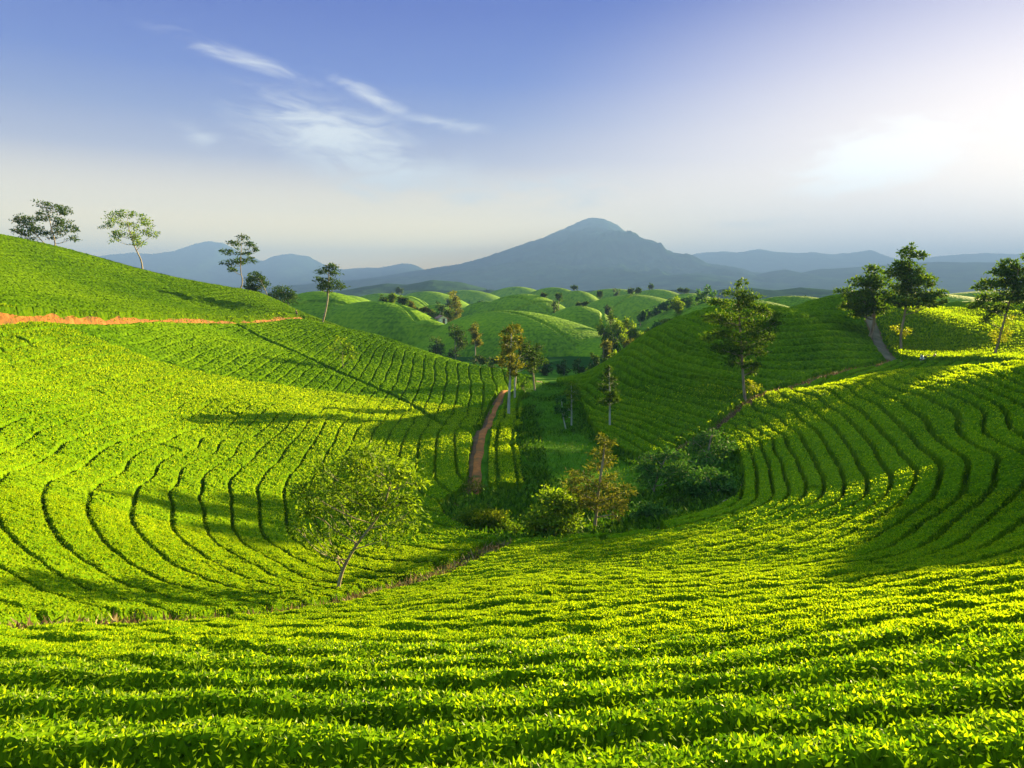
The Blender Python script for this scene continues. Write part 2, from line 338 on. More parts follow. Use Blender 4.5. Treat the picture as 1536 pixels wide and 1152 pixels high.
# plan of the roads, ditches and field borders
ROAD=smooth_line([(-46,20),(-47.3,50),(-47.7,62.3),(-48.1,72.3),(-48.9,86.4),(-49.5,106.5),(-48.2,131.4),(-46.1,145.3),(-43,155),(-36,168)])
D1=smooth_line([(-.4,33.),(-2.1,29.2),(-3.6,26.4),(-5.2,23.8),(-6,21),(-6.9,19.2),(-7.5,18.2),(-8.2,16.4),(-8.9,14.7),(-9.4,13.6),(-9.8,11.9),(-14,8),(-30,4)])
D2=smooth_line([(-47,114.2),(-36.9,105.8),(-27.7,95.7),(-18.7,88.9),(-9.9,76.3),(-3.3,61.3)])
D3=smooth_line([(11.4,57.8),(12.5,56.3),(16.4,61.1),(21.8,67.5),(24.9,71.5),(29.6,76.4),(35.6,81.5),(43.4,87.6),(50.9,92.4),(54.5,94.6)])
PATHL=smooth_line([(-2.6,46),(-2.7,50.1),(-2.9,54.9),(-2.9,61.7),(-2.6,78.6),(-1.8,89.5),(-1,93.8),(1.5,101)])
PATHR=smooth_line([(63,119),(61.1,111.2),(57.5,103.5),(55.4,98.2),(55.2,95.1),(56.2,88.5),(59.4,80.6),(62,74),(70,62)])
GULLY=[(-.4,33.3),(-2,35.3),(-3.8,38.1),(-4.9,41.7),(-3.7,45.3),(-3.4,49),(-3.7,55),(-3.7,62),(-3.4,78.6),(-2.6,89),(-1.5,93.8),(.5,101),(2.5,112),(6.8,110),(9.7,103.8),(9,90),(8.6,80.8),(8.9,68),(10.4,60),(12.2,55.6),(16,60),(20.7,65.9),(19.6,59.9),(17.4,49.7),(16.6,46.3),(15,42.9),(11.8,38.8),(8.8,36.3),(5.8,34.4),(2.9,33.4)]
road_sd=lambda x,y: pdist(x,y,ROAD,True)[0]        # positive uphill (left)
def H(x,y):
    x=np.asarray(x,float); y=np.asarray(y,float); z=H0(x,y)
    s=road_sd(x,y)
    z=z-.75*sstep(s,-1.9,-.8)*(1-sstep(s,.6,1.05))+.25*sstep(s,.7,1.1)*(1-sstep(s,2,9))
    return z
def z1(x,y): return float(H(np.array([x]),np.array([y]))[0])

POLY_L=[tuple(p) for p in D1]+[(-60,4)]+[tuple(p) for p in ROAD[::8]]+[(-30,164),(-18,152),(-8,140),(-1,128),(4,114),(4,90),(4,33)]
POLY_U=[tuple(p) for p in ROAD[::8]]+[(-50,176),(-70,176),(-105,150),(-140,110),(-130,40),(-90,20)]
POLY_F=[tuple(p) for p in D1]+[(-40,0),(-40,-16),(80,-16),(80,45)]+[tuple(p) for p in PATHR[::-1] if p[1]<95]+[tuple(p) for p in D3[::-1]]+[(10,50),(8,33)]
POLY_R=[tuple(p) for p in D3]+[tuple(p) for p in PATHR[::-1] if p[1]>95]+[(68,130),(60,138),(40,136),(20,128),(8,118),(7,100),(7,60)]
POLY_V=[tuple(p) for p in PATHR]+[(140,60),(140,160),(90,165),(66,140)]
# ground sheet: one warped grid, fine nearby and reaching past the mountains
def axis(a,b,f,n):
    t=np.linspace(-1,1,n); return a+(b)*np.sinh(f*t)/math.sinh(f)
gx=axis(0,10500,6.0,460); gy=np.concatenate([np.linspace(-300,-40,20),np.arange(-36,230,1.5),230*np.exp(np.linspace(0,math.log(14000/230),120))[1:]])
gx=np.concatenate([gx[gx<-175],np.arange(-174,175,1.6),gx[gx>175]])
GX,GY=np.meshgrid(gx,gy); GZ=H(GX,GY)-.04; _s=pdist(GX,GY,ROAD,True)[0]; GZ=GZ-.5*sstep(_s,-4.5,-3)*(1-sstep(_s,1.6,3.5))
ny,nx=GX.shape; idx=np.arange(ny*nx).reshape(ny,nx)
gf=np.stack([idx[:-1,:-1],idx[:-1,1:],idx[1:,1:],idx[1:,:-1]],-1).reshape(-1,4)
fx=GX[:-1,:-1].ravel(); fy=GY[:-1,:-1].ravel()
gm=np.where((np.hypot(fx,fy-60)<150)&(fy<175),1,0)
for _p in ('POLY_L','POLY_U','POLY_F','POLY_R','POLY_V'): gm=np.where(inside(fx,fy,globals()[_p])&~inside(fx,fy,GULLY)&(np.abs(np.degrees(np.arctan2(fx,fy+10)))<51)&(np.hypot(fx,fy+10)<186)&(np.hypot(fx,fy+10)>7.5),2,gm)
ground=add('ground',mesh('ground',np.stack([GX,GY,GZ],-1).reshape(-1,3),[gf],[M['land'],M['grass'],M['soil']],[gm],smooth=True)); tag(ground,kind='structure')

def ribbon(name,line,offs,zs,mat,seed=0,wob=.15,step=.5):
    """a road surface laid over the ground; offs across the line (left positive), zs heights above ground"""
    l=np.array(line); seg=np.hypot(*np.diff(l,axis=0).T); s=np.r_[0,np.cumsum(seg)]; q=np.arange(0,s[-1],step)
    p=np.stack([np.interp(q,s,l[:,0]),np.interp(q,s,l[:,1])],1); t=unit(np.gradient(p,axis=0)); nrm=np.stack([-t[:,1],t[:,0]],1)
    V=[]
    for k,(o_,zz) in enumerate(zip(offs,zs)):
        w=o_+ (vnoise(q*.6,q*0+k,seed)-.5)*2*wob
        x=p[:,0]+nrm[:,0]*w; y=p[:,1]+nrm[:,1]*w; V.append(np.stack([x,y,H(x,y)+zz+.06*(vnoise(q*1.3,q*0+k*3.,seed+5)-.5)],1))
    V=np.stack(V,1); n,m_=V.shape[:2]; i=np.arange(n*m_).reshape(n,m_)
    f=np.stack([i[:-1,:-1],i[1:,:-1],i[1:,1:],i[:-1,1:]],-1).reshape(-1,4)
    o=add(name,mesh(name,V.reshape(-1,3),[f[:,::-1]],[mat],smooth=True)); tag(o,kind='structure'); return o
ribbon('road',ROAD,[-1.15,-.8,-.35,.1,.5,.7,.9,1.15],[.05,.06,.08,.06,.08,.3,.3,.05],M['orange'],3,.12)
ribbon('path',PATHL,[-.34,-.16,0,.16,.34],[.03,.07,.09,.07,.03],M['path'],4,.1)
ribbon('path',PATHR,[-.75,-.4,0,.4,.75],[.03,.07,.09,.07,.03],M['greypath'],6,.1)

# ------------------------------------------------------------------ tea fields
def trace_tps(rows,extra=(),lam=2e-3):
    p=[]
    for k,l in rows:
        for q in l: p.append((*q,k))
    return TPS(p+list(extra),lam,30.)
ROWS_F=[(1,[(20.7,64.5),(20.1,57.1),(18.4,49.7),(17.4,45.8),(15.3,40.3)]),(2,[(22.6,64.2),(20.2,53.2),(18.7,47.4),(17.4,43.2),(14.8,37.1)]),(3,[(22.4,62.7),(20.9,55.0),(19.8,49.3),(18.8,44.8),(17.5,40.7),(14.8,35.4)]),(4,[(23.7,66.5),(22.7,57.3),(20.7,48.5),(19.6,44.0),(17.3,38.2),(15.3,34.2)]),(5,[(25.3,66.6),(23.8,57.0),(21.7,48.1),(20.4,43.3),(18.5,38.2),(16.4,34.2)]),(6,[(26.6,61.5),(23.0,48.3),(21.5,42.9),(19.2,37.4),(16.7,32.5),(15.8,31.2),(14.8,31.5)]),(7,[(28.2,63.1),(25.5,53.4),(23.6,46.6),(22.2,41.8),(18.8,34.2),(17.1,31.1)]),(8,[(30.3,65.7),(25.6,49.8),(24.4,45.4),(22.9,40.6),(19.6,33.2),(17.8,30.6),(15.6,28.4)]),(9,[(32.0,66.9),(26.5,49.0),(24.7,42.1),(22.7,37.0),(19.6,31.4),(18.4,29.7),(15.3,26.7)]),(10,[(26.7,45.8),(25.5,41.3),(23.6,36.2),(20.7,31.3),(18.7,28.5)]),(11,[(32.6,60.6),(28.8,48.1),(27.0,42.5),(25.2,37.0),(22.0,31.2),(18.9,26.8),(17.7,25.7),(14.4,23.1),(12.5,21.2)]),(12.3,[(30.9,47.8),(30.0,42.9),(25.8,34.5),(21.7,28.5),(19.6,25.9),(17.0,23.6),(15.6,22.4)]),(13.6,[(29.2,39.1),(27.2,34.6),(18.3,23.0),(15.6,20.7)]),(16,[(0.0,13.6),(2.3,14.4),(4.3,14.9)]),(20,[(0.0,7.8),(1.0,8.1),(1.8,8.6),(3.1,9.2),(4.5,9.7),(5.6,9.8),(6.7,10.2)]),(22,[(0.6,5.9),(1.6,6.1),(2.9,6.3),(4.3,6.6),(5.2,6.7)]),(23.2,[(0.0,4.5),(1.3,4.8),(3.0,5.0),(4.0,5.3),(4.5,5.5)]),(22,[(-4.2,5.5),(-3.4,5.4),(-2.5,5.5),(-1.6,5.5),(-0.4,5.4)]),(19,[(-5.7,10.7),(-4.2,9.3),(-2.6,9.0),(0.0,8.8)]),(20.5,[(-5.2,7.6),(-3.9,7.0),(-2.9,7.0)]),(1,[(0.0,30.2)]),(3,[(0.0,28.7)]),(5,[(0.0,27.1)]),(7,[(0.0,25.7)]),(9,[(0.0,24.1)]),(11,[(0.0,21.8)]),(12,[(0.0,20.3)]),(13,[(0.0,19.1)]),(14,[(0.0,17.6)]),(15,[(0.0,16.0)]),(17,[(0.0,12.3)]),(18,[(0.0,10.3)]),]
ROWS_L=[(0,[(-16.4,20.5),(-15.6,19.9),(-14.7,19.4),(-13.7,18.8),(-12.5,17.9),(-11.6,17.5),(-10.6,17.3),(-9.1,16.6)]),(0,[(-20.6,25.9),(-23.1,30.8),(-25.8,37.8)]),(1,[(-20.5,28.4),(-17.7,24.2),(-16.1,22.3),(-15.2,21.4),(-14.2,20.8),(-13.2,20.5),(-11.8,19.6),(-10.7,19.2),(-9.2,18.4)]),(1,[(-22.8,34.2),(-24.1,38.0),(-24.9,41.0),(-26.1,46.6)]),(2,[(-21.3,33.9),(-19.2,29.2),(-17.0,25.6),(-15.6,23.8),(-14.3,22.6),(-13.1,22.0),(-11.8,21.3),(-10.6,20.9),(-9.2,20.1),(-7.6,19.7)]),(2,[(-22.9,38.5),(-24.3,46.1),(-25.0,50.6)]),(3,[(-20.8,37.8),(-18.0,30.7),(-16.3,27.4),(-14.8,25.2),(-13.6,24.1),(-12.4,23.3),(-11.0,22.7),(-9.5,22.1),(-7.0,20.8)]),(3,[(-22.5,46.5),(-23.4,53.2)]),(4,[(-17.1,32.7),(-15.5,29.1),(-13.9,26.5),(-12.7,25.8),(-11.3,24.9),(-9.4,23.5),(-7.8,22.9)]),(5,[(-21.4,51.2),(-20.3,45.3),(-19.2,39.9),(-17.7,36.1),(-15.8,33.1),(-14.1,29.5),(-12.5,27.1),(-11.0,26.2),(-9.6,25.1),(-7.9,23.7)]),(6,[(-19.9,55.2),(-19.6,49.7),(-18.5,43.6),(-16.4,37.6),(-13.5,30.9),(-12.0,28.4),(-10.2,27.0),(-8.5,25.5)]),(7,[(-18.3,56.4),(-17.7,49.8),(-16.8,43.8),(-14.7,37.4),(-12.5,31.7),(-10.9,29.2),(-9.2,27.8)]),(8,[(-16.8,54.8),(-16.0,46.9),(-14.4,40.5),(-12.0,33.9),(-10.0,30.0),(-8.7,28.5)]),(-1,[(-13.8,17.3),(-12.8,16.8),(-11.8,16.2),(-10.7,15.6),(-9.5,15.3)]),(-2,[(-11.8,14.5),(-10.5,13.8),(-9.4,13.2),(-8.8,13.0)]),]
ROWS_R=[(0,[(12.2,78.7),(15.2,74.2),(17.1,70.3),(19.5,66.6)]),(1.75,[(13.4,84.6),(15.5,79.4),(19.7,73.7),(23.5,67.4)]),(3.3,[(15.4,86.6),(17.7,81.2),(20.6,77.5),(25.4,72.6)]),(5.7,[(17.4,89.8),(19.7,84.9),(23.7,82.2),(27.9,79.9),(30.0,75.7)]),(7.2,[(19.5,91.1),(21.7,87.7),(25.6,85.5),(35.0,84.3)]),(8.7,[(21.6,91.9),(23.6,89.6),(27.5,88.3),(37.1,89.4)]),(10.5,[(24.7,93.9),(26.6,92.9),(39.1,94.7)]),(-2.7,[(17.2,56.9),(13.6,69.4),(8.3,81.5)]),(10.2,[(46.2,96.9),(39.0,94.3)]),(12.2,[(48.3,101.7),(40.4,98.1)]),(14.2,[(52.5,110.8),(41.8,101.8)]),(16.2,[(56.5,119.8),(44.1,107.8)]),]
phF=Grid(trace_tps(ROWS_F,[(36,45,18.5),(41,30,21),(33,18,21),(22,4,25),(0,0,26.5),(-10,0,25.5),(46,60,20),(40,72,14),(52,85,14),(60,40,30),(0,-8,32),(-10,6,20.8),(-14,4,21.5)]),-50,75,-15,105,.6)
phL=Grid(trace_tps(ROWS_L,[(-46,60,-10),(-46,40,-13),(-36,25,-11),(-49,110,-10),(-33,112,1),(-33,138,1),(-45,148,-7),(-2.8,62,17.5),(-2,90,18),(-3,50,16.5),(-4,44,15),(-1,33,11),(-20,125,10),(-8,122,16),(-3,105,18),(-20,8,-8),(-35,10,-15)]),-65,10,0,172,.6)
phR=Grid(trace_tps(ROWS_R,[(70,125,18),(60,135,19.5),(28,110,14),(12,104,4),(9,92,-1)]),0,80,45,150,.6)
FIELDS=[('foreground',POLY_F),('left',POLY_L),('hilltop',POLY_U),('shaded',POLY_R),('right',POLY_V)]
def phase(k,x,y):
    if k==0: p=phF(x,y)
    elif k==1: p=phL(x,y)
    elif k==2: p=road_sd(x,y)/1.75
    elif k==3: p=phR(x,y)*1.0
    elif k==4: p=(y+.10*x-.0015*(x-80)**2)/1.8
    else: p=pdist(x,y,PATHL,True)[0]/1.5+40
    return p+ (.14 if k in(0,3) else .30)*(fbm(x/5.5,y/5.5,2,31+k)-.5)*2*.5
# one polar sheet of survey points round the tripod: even detail over the slope
OB=10.; rr=[7.]                                   # the sheet fans out from a point behind the tripod
while rr[-1]<186: rr.append(rr[-1]+min(max(.045,.0027*(rr[-1]-OB)),.16))
rr=np.array(rr); aa=np.radians(np.arange(-51,51.01,.083))
RR,AA=np.meshgrid(rr,aa,indexing='ij'); X=RR*np.sin(AA); Y=RR*np.cos(AA)-OB; RR=np.hypot(X,Y)
X=X+(rng.random(X.shape)-.5)*.04; Y=Y+(rng.random(X.shape)-.5)*.04
G=H(X,Y)
FID=np.full(X.shape,-1,np.int8); PH=np.zeros(X.shape)
ing=inside(X,Y,GULLY)
for k,(nm,pl) in enumerate(FIELDS):
    s=inside(X,Y,pl)&~ing&(FID<0)
    FID[s]=k; PH[s]=phase(k,X[s],Y[s])
gs,_=pdist(X,Y,PATHL,True)
s=ing&(gs<-.9)&(gs>-3.3+1.0*(vnoise(Y/4,Y*0,3)-.5))&(Y>47)&(Y<93); FID[s]=5; PH[s]=phase(5,X[s],Y[s])
def cuts(x,y):
    d1=pdist(x,y,D1)[0]; d2=pdist(x,y,D2)[0]; d3=pdist(x,y,D3)[0]; pl=pdist(x,y,PATHL)[0]; pr=pdist(x,y,PATHR)[0]; s=road_sd(x,y)
    n=(fbm(x/1.1,y/1.1,2,77)-.5)*.7
    c=sstep(d1+n,.35,.8)*sstep(d2+n*.7,.22,.55)*sstep(d3+n,.45,.9)*sstep(pl+n,.38,.7)*sstep(pr+n,1.0,1.5)
    return c*np.where((s+(vnoise(x/2.3,y/2.3,5)-.5)*.5>-1.2)&(s+(vnoise(x/2.7,y/2.7,6)-.5)*.35<1.),0,1)
CUT=cuts(X,Y)
FLOOR=np.array([.08,.3,.6,.1,.4,.2,0.])
def profile(x,y,ph,fid,cut):
    """height of the clipped bushes over the ground: flat-topped rows with a narrow trough between"""
    fr=ph-np.floor(ph); k=np.floor(ph)
    pit=np.where(fid==3,1.8,np.where(fid==2,1.75,np.where(fid==4,1.8,1.25)))
    e=np.minimum(fr,1-fr)*pit                                   # metres from the trough
    wig=(fbm(x/.45,y/.45,2,51)-.5)*.30
    w=np.where(fid==0,.2+.14*(1-sstep(y,12,24))+.12*(1-sstep(y,5,11)),np.where(fid==3,.34,np.where(fid==1,.105,.2)))*np.where(fid==1,.75+.5*vnoise(x/3.1,y/3.1,k.astype(int)%97+5),.45+1.1*vnoise(x/3.1,y/3.1,k.astype(int)%97+5))
    p=sstep(e+wig*np.where(fid==1,.1,.25),w*.1,w*.75+.03)
    crown=1-np.where(fid==3,.42,np.where(fid==1,.04,np.where(fid==0,.12+.22*(1-sstep(y,12,24)),.15)))*np.clip(1-e/(pit*.5),0,1)**2.2                      # slightly domed
    dm=np.sqrt(np.clip(1-(1-np.clip(e/(pit*.5),0,1))**2,0,1)); crown=np.where(fid==3,.12+.95*dm,np.where(fid==4,.4+.6*dm,np.where(fid==0,.84+.19*dm-(.08-.05*dm)*sstep(y,17,27),crown)))
    # short breaks where a bush is missing, different in each row
    al=np.where(fid==3,x*.35+y*.93,np.where(fid==1,y-x*.3,x)); seg=al/6.5+hash2(k.astype(int),k.astype(int)*0,9)*7; i=np.floor(seg).astype(int)
    br=np.abs(seg-i-.2-.6*hash2(i,k.astype(int),12))*6.5; has=hash2(i,k.astype(int),15)<np.where(fid==3,.35,np.where(fid==1,.05,.10))
    p=p*np.where(has,sstep(br,.06,.24),1)
    h=TEA*(.93+.22*(fbm(x/1.7,y/1.7,2,61)-.5)+.16*(vnoise(x/.33,y/.33,63)-.5))
    return h*crown*np.maximum(p,FLOOR[fid.astype(int)])*cut
HH=np.where(FID>=0,profile(X,Y,PH,FID,CUT),0)
jit=(rng.random(X.shape)-.5); jz=jit*np.clip(.05+RR*.0012,0,.16)*np.where(HH>.1,1,0)*np.where(FID==0,.5,1)
Z=G+HH+jz
tint=np.clip(.5+.5*(rng.random(X.shape)-.5)+.4*(fbm(X/6,Y/6,3,71)-.5)+.45*(fbm(X/23,Y/23,2,73)-.5)+.25*jit,0,1)
# split the sheet into its single hedges
nr,na=X.shape; idx=np.arange(nr*na).reshape(nr,na)
Q=np.stack([idx[:-1,:-1],idx[:-1,1:],idx[1:,1:],idx[1:,:-1]],-1).reshape(-1,4)
key=(FID.astype(np.int64)*1000+np.floor(PH).astype(np.int64)+300); key[FID<0]=-1
kf=key.ravel(); hf=HH.ravel()
qk=kf[Q]; fk=qk[np.arange(len(Q)),hf[Q].argmax(1)]; keep=(fk>=0)&(hf[Q].max(1)>.04)
Q=Q[keep]; fk=fk[keep]
VX=np.stack([X,Y,Z],-1).reshape(-1,3); tf=tint.ravel()
del RR,AA,jit,jz
# leaves standing on the hedge tops
def leaf_points(n,rmin,rmax):
    r=np.sqrt(rng.random(n)*(rmax**2-rmin**2)+rmin**2); a=np.radians(rng.uniform(-49,49,n)); return r*np.sin(a),r*np.cos(a)-OB,r
def scatter(n,rmin,rmax,only=None):
    p0,p1=(max(7.,rmin+3) if rmin<8 else rmin+5),rmax+OB; n=int(n*(p1*p1-p0*p0)/(rmax*rmax-rmin*rmin)); x,y,r=leaf_points(n,p0,p1); i=np.clip(np.searchsorted(rr,r)-1,0,nr-2); j=np.clip(((np.arctan2(x,y+OB)-aa[0])/(aa[1]-aa[0])).astype(int),0,na-2)
    r=np.hypot(x,y); fid=FID[i,j]; ok=(r>rmin*.4)&((r>rmin)|(rmin<8))&(r<rmax)&((fid>=0) if only is None else (fid==only))&(HH[i,j]>.22)&((fid!=3)|(rng.random(len(fid))<.12))&((fid!=0)|(r<24)|(rng.random(len(fid))<.4))&((fid!=1)|(r<42)|(rng.random(len(fid))<.5)); x,y,r,i,j,fid=[v[ok] for v in(x,y,r,i,j,fid)]
    ph=PH[i,j]
    for k in range(6):
        s=fid==k
        if s.any(): ph[s]=phase(k,x[s],y[s])
    h=profile(x,y,ph,fid,cuts(x,y)); ok=h>.25; x,y,r,i,j,h=[v[ok] for v in(x,y,r,i,j,h)]
    return x,y,H(x,y)+h,r,key[i,j]
LV={}
def put(kk,V,faces_of,nv,tt):
    o=np.argsort(kk,kind='stable'); ks=kk[o]; b=np.flatnonzero(np.r_[True,ks[1:]!=ks[:-1]]); e=np.r_[b[1:],len(ks)]
    V=V.reshape(-1,nv,3)
    for s_,t_ in zip(b,e):
        LV.setdefault(int(ks[s_]),[]).append((V[o[s_:t_]].reshape(-1,3),nv,np.repeat(tt[o[s_:t_]],nv)))
def tea_axes(n,up=.75):
    A=rng.normal(size=(n,3)); A[:,2]=np.abs(A[:,2])*.6; A=unit(unit(A)+np.array([0,0,up])*rng.random((n,1))*1.6)
    B=unit(np.cross(A,rng.normal(size=(n,3)))); return A,B
NEAR=int(180000); MID=int(670000); FAR=int(470000)
x,y,z,r,kk=scatter(NEAR,2.3,10.5); n=len(x)
A,B=tea_axes(n); N_=np.cross(A,B); S=(.045+.045*rng.random(n))[:,None]; P0=np.stack([x,y,z-.02-.06*rng.random(n)],1); w=.19+.07*rng.random((n,1)); dr=.10*rng.random((n,1))
def lp(a,b,c): return P0+A*S*a+B*S*w*b+N_*S*(c-dr*a*a*2)
V8=np.stack([lp(0,0,0),lp(.33,0,0),lp(.68,0,0),lp(1,0,-.05),lp(.3,.95,.08),lp(.66,.8,.07),lp(.3,-.95,.08),lp(.66,-.8,.07)],1)
put(kk,V8,None,8,np.clip(.15+.75*rng.random(n)+.25*(fbm(x/2,y/2,2,3)-.5),0,1))
for n0,r0,r1,s0,s1 in((MID,10.2,32,.062,.0026),(FAR,31,82,.085,.0026)):
    x,y,z,r,kk=scatter(n0,r0,r1); n=len(x); A,B=tea_axes(n,.75)
    V,_=leaves(np.stack([x,y,z-.025],1),A,B,np.maximum(s0,s1*r)*(.7+.6*rng.random(n)),wid=.45)
    put(kk,V,None,4,np.clip(.2+.7*rng.random(n)+.3*(fbm(x/3,y/3,2,3)-.5)+.4*(fbm(x/23,y/23,2,73)-.5),0,1))
x,y,z,r,kk=scatter(420000,84,166,4); n=len(x); A,B=tea_axes(n,1.3)       # fresh shoots standing against the sun on the far field
V,_=leaves(np.stack([x,y,z-.06],1),A,B,(.0033*r)*(.7+.6*rng.random(n)),wid=.5); put(kk,V,None,4,np.clip(.15+.6*rng.random(n),0,1))
# leaves down the flanks of the troughs and cut ends
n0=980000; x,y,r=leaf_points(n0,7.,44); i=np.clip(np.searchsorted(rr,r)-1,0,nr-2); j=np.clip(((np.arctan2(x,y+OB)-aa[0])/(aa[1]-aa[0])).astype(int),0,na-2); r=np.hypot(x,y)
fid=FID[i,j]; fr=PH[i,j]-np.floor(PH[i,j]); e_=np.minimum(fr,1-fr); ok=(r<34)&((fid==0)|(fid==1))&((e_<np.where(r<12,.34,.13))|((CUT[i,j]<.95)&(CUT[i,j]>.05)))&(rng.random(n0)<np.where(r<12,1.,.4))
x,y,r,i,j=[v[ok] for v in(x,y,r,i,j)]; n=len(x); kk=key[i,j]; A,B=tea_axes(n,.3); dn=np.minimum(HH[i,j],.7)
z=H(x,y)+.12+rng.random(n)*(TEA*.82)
V,_=leaves(np.stack([x,y,z],1),A,B,np.maximum(.06,.0030*r)*(.6+.7*rng.random(n)),wid=.42); put(kk,V,None,4,np.clip(.0+.25*rng.random(n),0,1))  # tinted dark: older leaves, plus trough shade put into the colour
n0=500000; x,y,r=leaf_points(n0,62,160); i=np.clip(np.searchsorted(rr,r)-1,0,nr-2); j=np.clip(((np.arctan2(x,y+OB)-aa[0])/(aa[1]-aa[0])).astype(int),0,na-2); sd_=road_sd(x,y)
ok=(FID[i,j]==2)&(sd_>.75)&(sd_<1.7); x,y,r,i,j=[v[ok] for v in(x,y,r,i,j)]; n=len(x); A,B=tea_axes(n,.1); z=H(x,y)+.05+rng.random(n)*TEA*.9
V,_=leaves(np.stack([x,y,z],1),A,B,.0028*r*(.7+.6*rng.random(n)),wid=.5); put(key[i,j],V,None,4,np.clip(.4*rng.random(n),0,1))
F8=[np.array([[0,6,1],[0,1,4],[2,7,3],[2,3,5]]),np.array([[1,6,7,2],[1,2,5,4]])]
HEDGE={0:('bright clipped tea hedge curving round the near bowl slope','tea hedges round the near bowl'),
 1:('sunlit yellow-green tea hedge on the slope between orange road and gully','tea hedges on the slope below the orange road'),
 2:('fine green tea hedge on the hilltop above the orange road','tea hedges above the orange road'),
 3:('dark shaded tea hedge wrapping the hill beyond the diagonal ditch','tea hedges on the shaded hill'),
 4:('level tea hedge on the field beyond the motorbikes and grey path','tea hedges beyond the grey path'),
 5:('shaded tea hedge squeezed between brown path and gully meadow','tea hedges beside the brown path')}
o=np.argsort(fk,kind='stable'); ks=fk[o]; b=np.flatnonzero(np.r_[True,ks[1:]!=ks[:-1]]); e=np.r_[b[1:],len(ks)]
for s_,t_ in zip(b,e):
    k=int(ks[s_]); q=Q[o[s_:t_]]
    if len(q)<60: continue
    u,inv=np.unique(q,return_inverse=True); V=[VX[u]]; f4=[inv.reshape(-1,4)]; i4=[np.zeros(len(q),int)]; f3=[]; t=[tf[u]]; nv=len(u)
    for (v,c,tt) in LV.get(k,[]):
        m_=len(v)//c; base=nv+np.arange(m_)[:,None,None]*c
        if c==4: f4.append((base+np.arange(4)[None,None]).reshape(-1,4)); i4.append(np.ones(m_,int))
        else:
            f3.append((base+F8[0][None]).reshape(-1,3)); g=(base+F8[1][None]).reshape(-1,4); f4.append(g); i4.append(np.full(len(g),2))
        V.append(v); t.append(tt); nv+=len(v)
    fs=[np.vstack(f4)]; mi=[np.concatenate(i4)]
    if f3: fs.append(np.vstack(f3)); mi.append(np.full(len(fs[1]),2))
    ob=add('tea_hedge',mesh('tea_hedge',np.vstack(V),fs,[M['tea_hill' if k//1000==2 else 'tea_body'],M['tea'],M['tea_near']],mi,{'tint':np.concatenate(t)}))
    lab,grp=HEDGE[k//1000]; tag(ob,lab,'hedge',grp)
del LV,X,Y,Z,HH,PH,VX,Q,G

# ------------------------------------------------------------------ the valley and the mountains
MOUNDS=[]
def mound(px,py,D,hw,b,foot,label=None,sh=1.,rows=True,rot=0.,skew=0.):
    """a rounded tea hill: px,py sight its top at distance D; hw half width and b half depth in metres"""
    cx,cy,top=img(px,py,D); MOUNDS.append(dict(cx=cx,cy=cy,h=top-foot,a=hw,b=b,foot=foot,sh=sh,rows=rows,rot=R(rot),D=D,sk=skew))
def mz(m,x,y):
    dx=x-m['cx']; dy=y-m['cy']; c,s=math.cos(m['rot']),math.sin(m['rot']); u=(dx*c+dy*s)/m['a']; v=(dy*c-dx*s)/m['b']
    u=u+m['sk']*(u*u-.3)*.35
    n=(fbm(x/(m['a']*.7),y/(m['a']*.7),3,int(m['a']*7))-.5)
    rho=np.hypot(u,v)*(1+.16*n); f=np.where(rho<1.15,1-np.clip(rho,0,1.15)**2*(1.-.12),0)
    f=np.clip(1-rho**2,-.3,1)
    return m['foot']+m['h']*np.where(f>0,f**m['sh'],f),rho
mound(765,466,235,42,30,-23.5,skew=-.3); mound(905,508,225,24,18,-23,skew=-.4); mound(480,437,265,34,32,-21); mound(560,452,250,38,26,-23,rot=-10); mound(640,480,240,16,14,-22)
mound(655,456,340,20,24,-22.5); mound(715,463,350,16,20,-22.5)
mound(785,441,345,36,30,-23); mound(730,452,360,26,24,-23); mound(868,459,300,24,22,-23)
mound(950,442,420,52,36,-24); mound(865,436,520,32,30,-24); mound(830,431,600,44,30,-24); mound(920,433,650,60,40,-24); mound(985,434,600,48,36,-24); mound(1035,440,560,40,36,-24)
mound(575,440,560,50,40,-24); mound(640,437,640,50,40,-24); mound(520,443,480,34,40,-23); mound(700,435,800,60,40,-24); mound(610,444,430,24,30,-23); mound(775,430,900,60,50,-24)
mound(1110,449,215,40,26,-20); mound(1190,444,270,46,30,-22); mound(1060,455,300,36,30,-23); mound(1380,440,360,80,50,-22); mound(1500,436,420,90,50,-22)
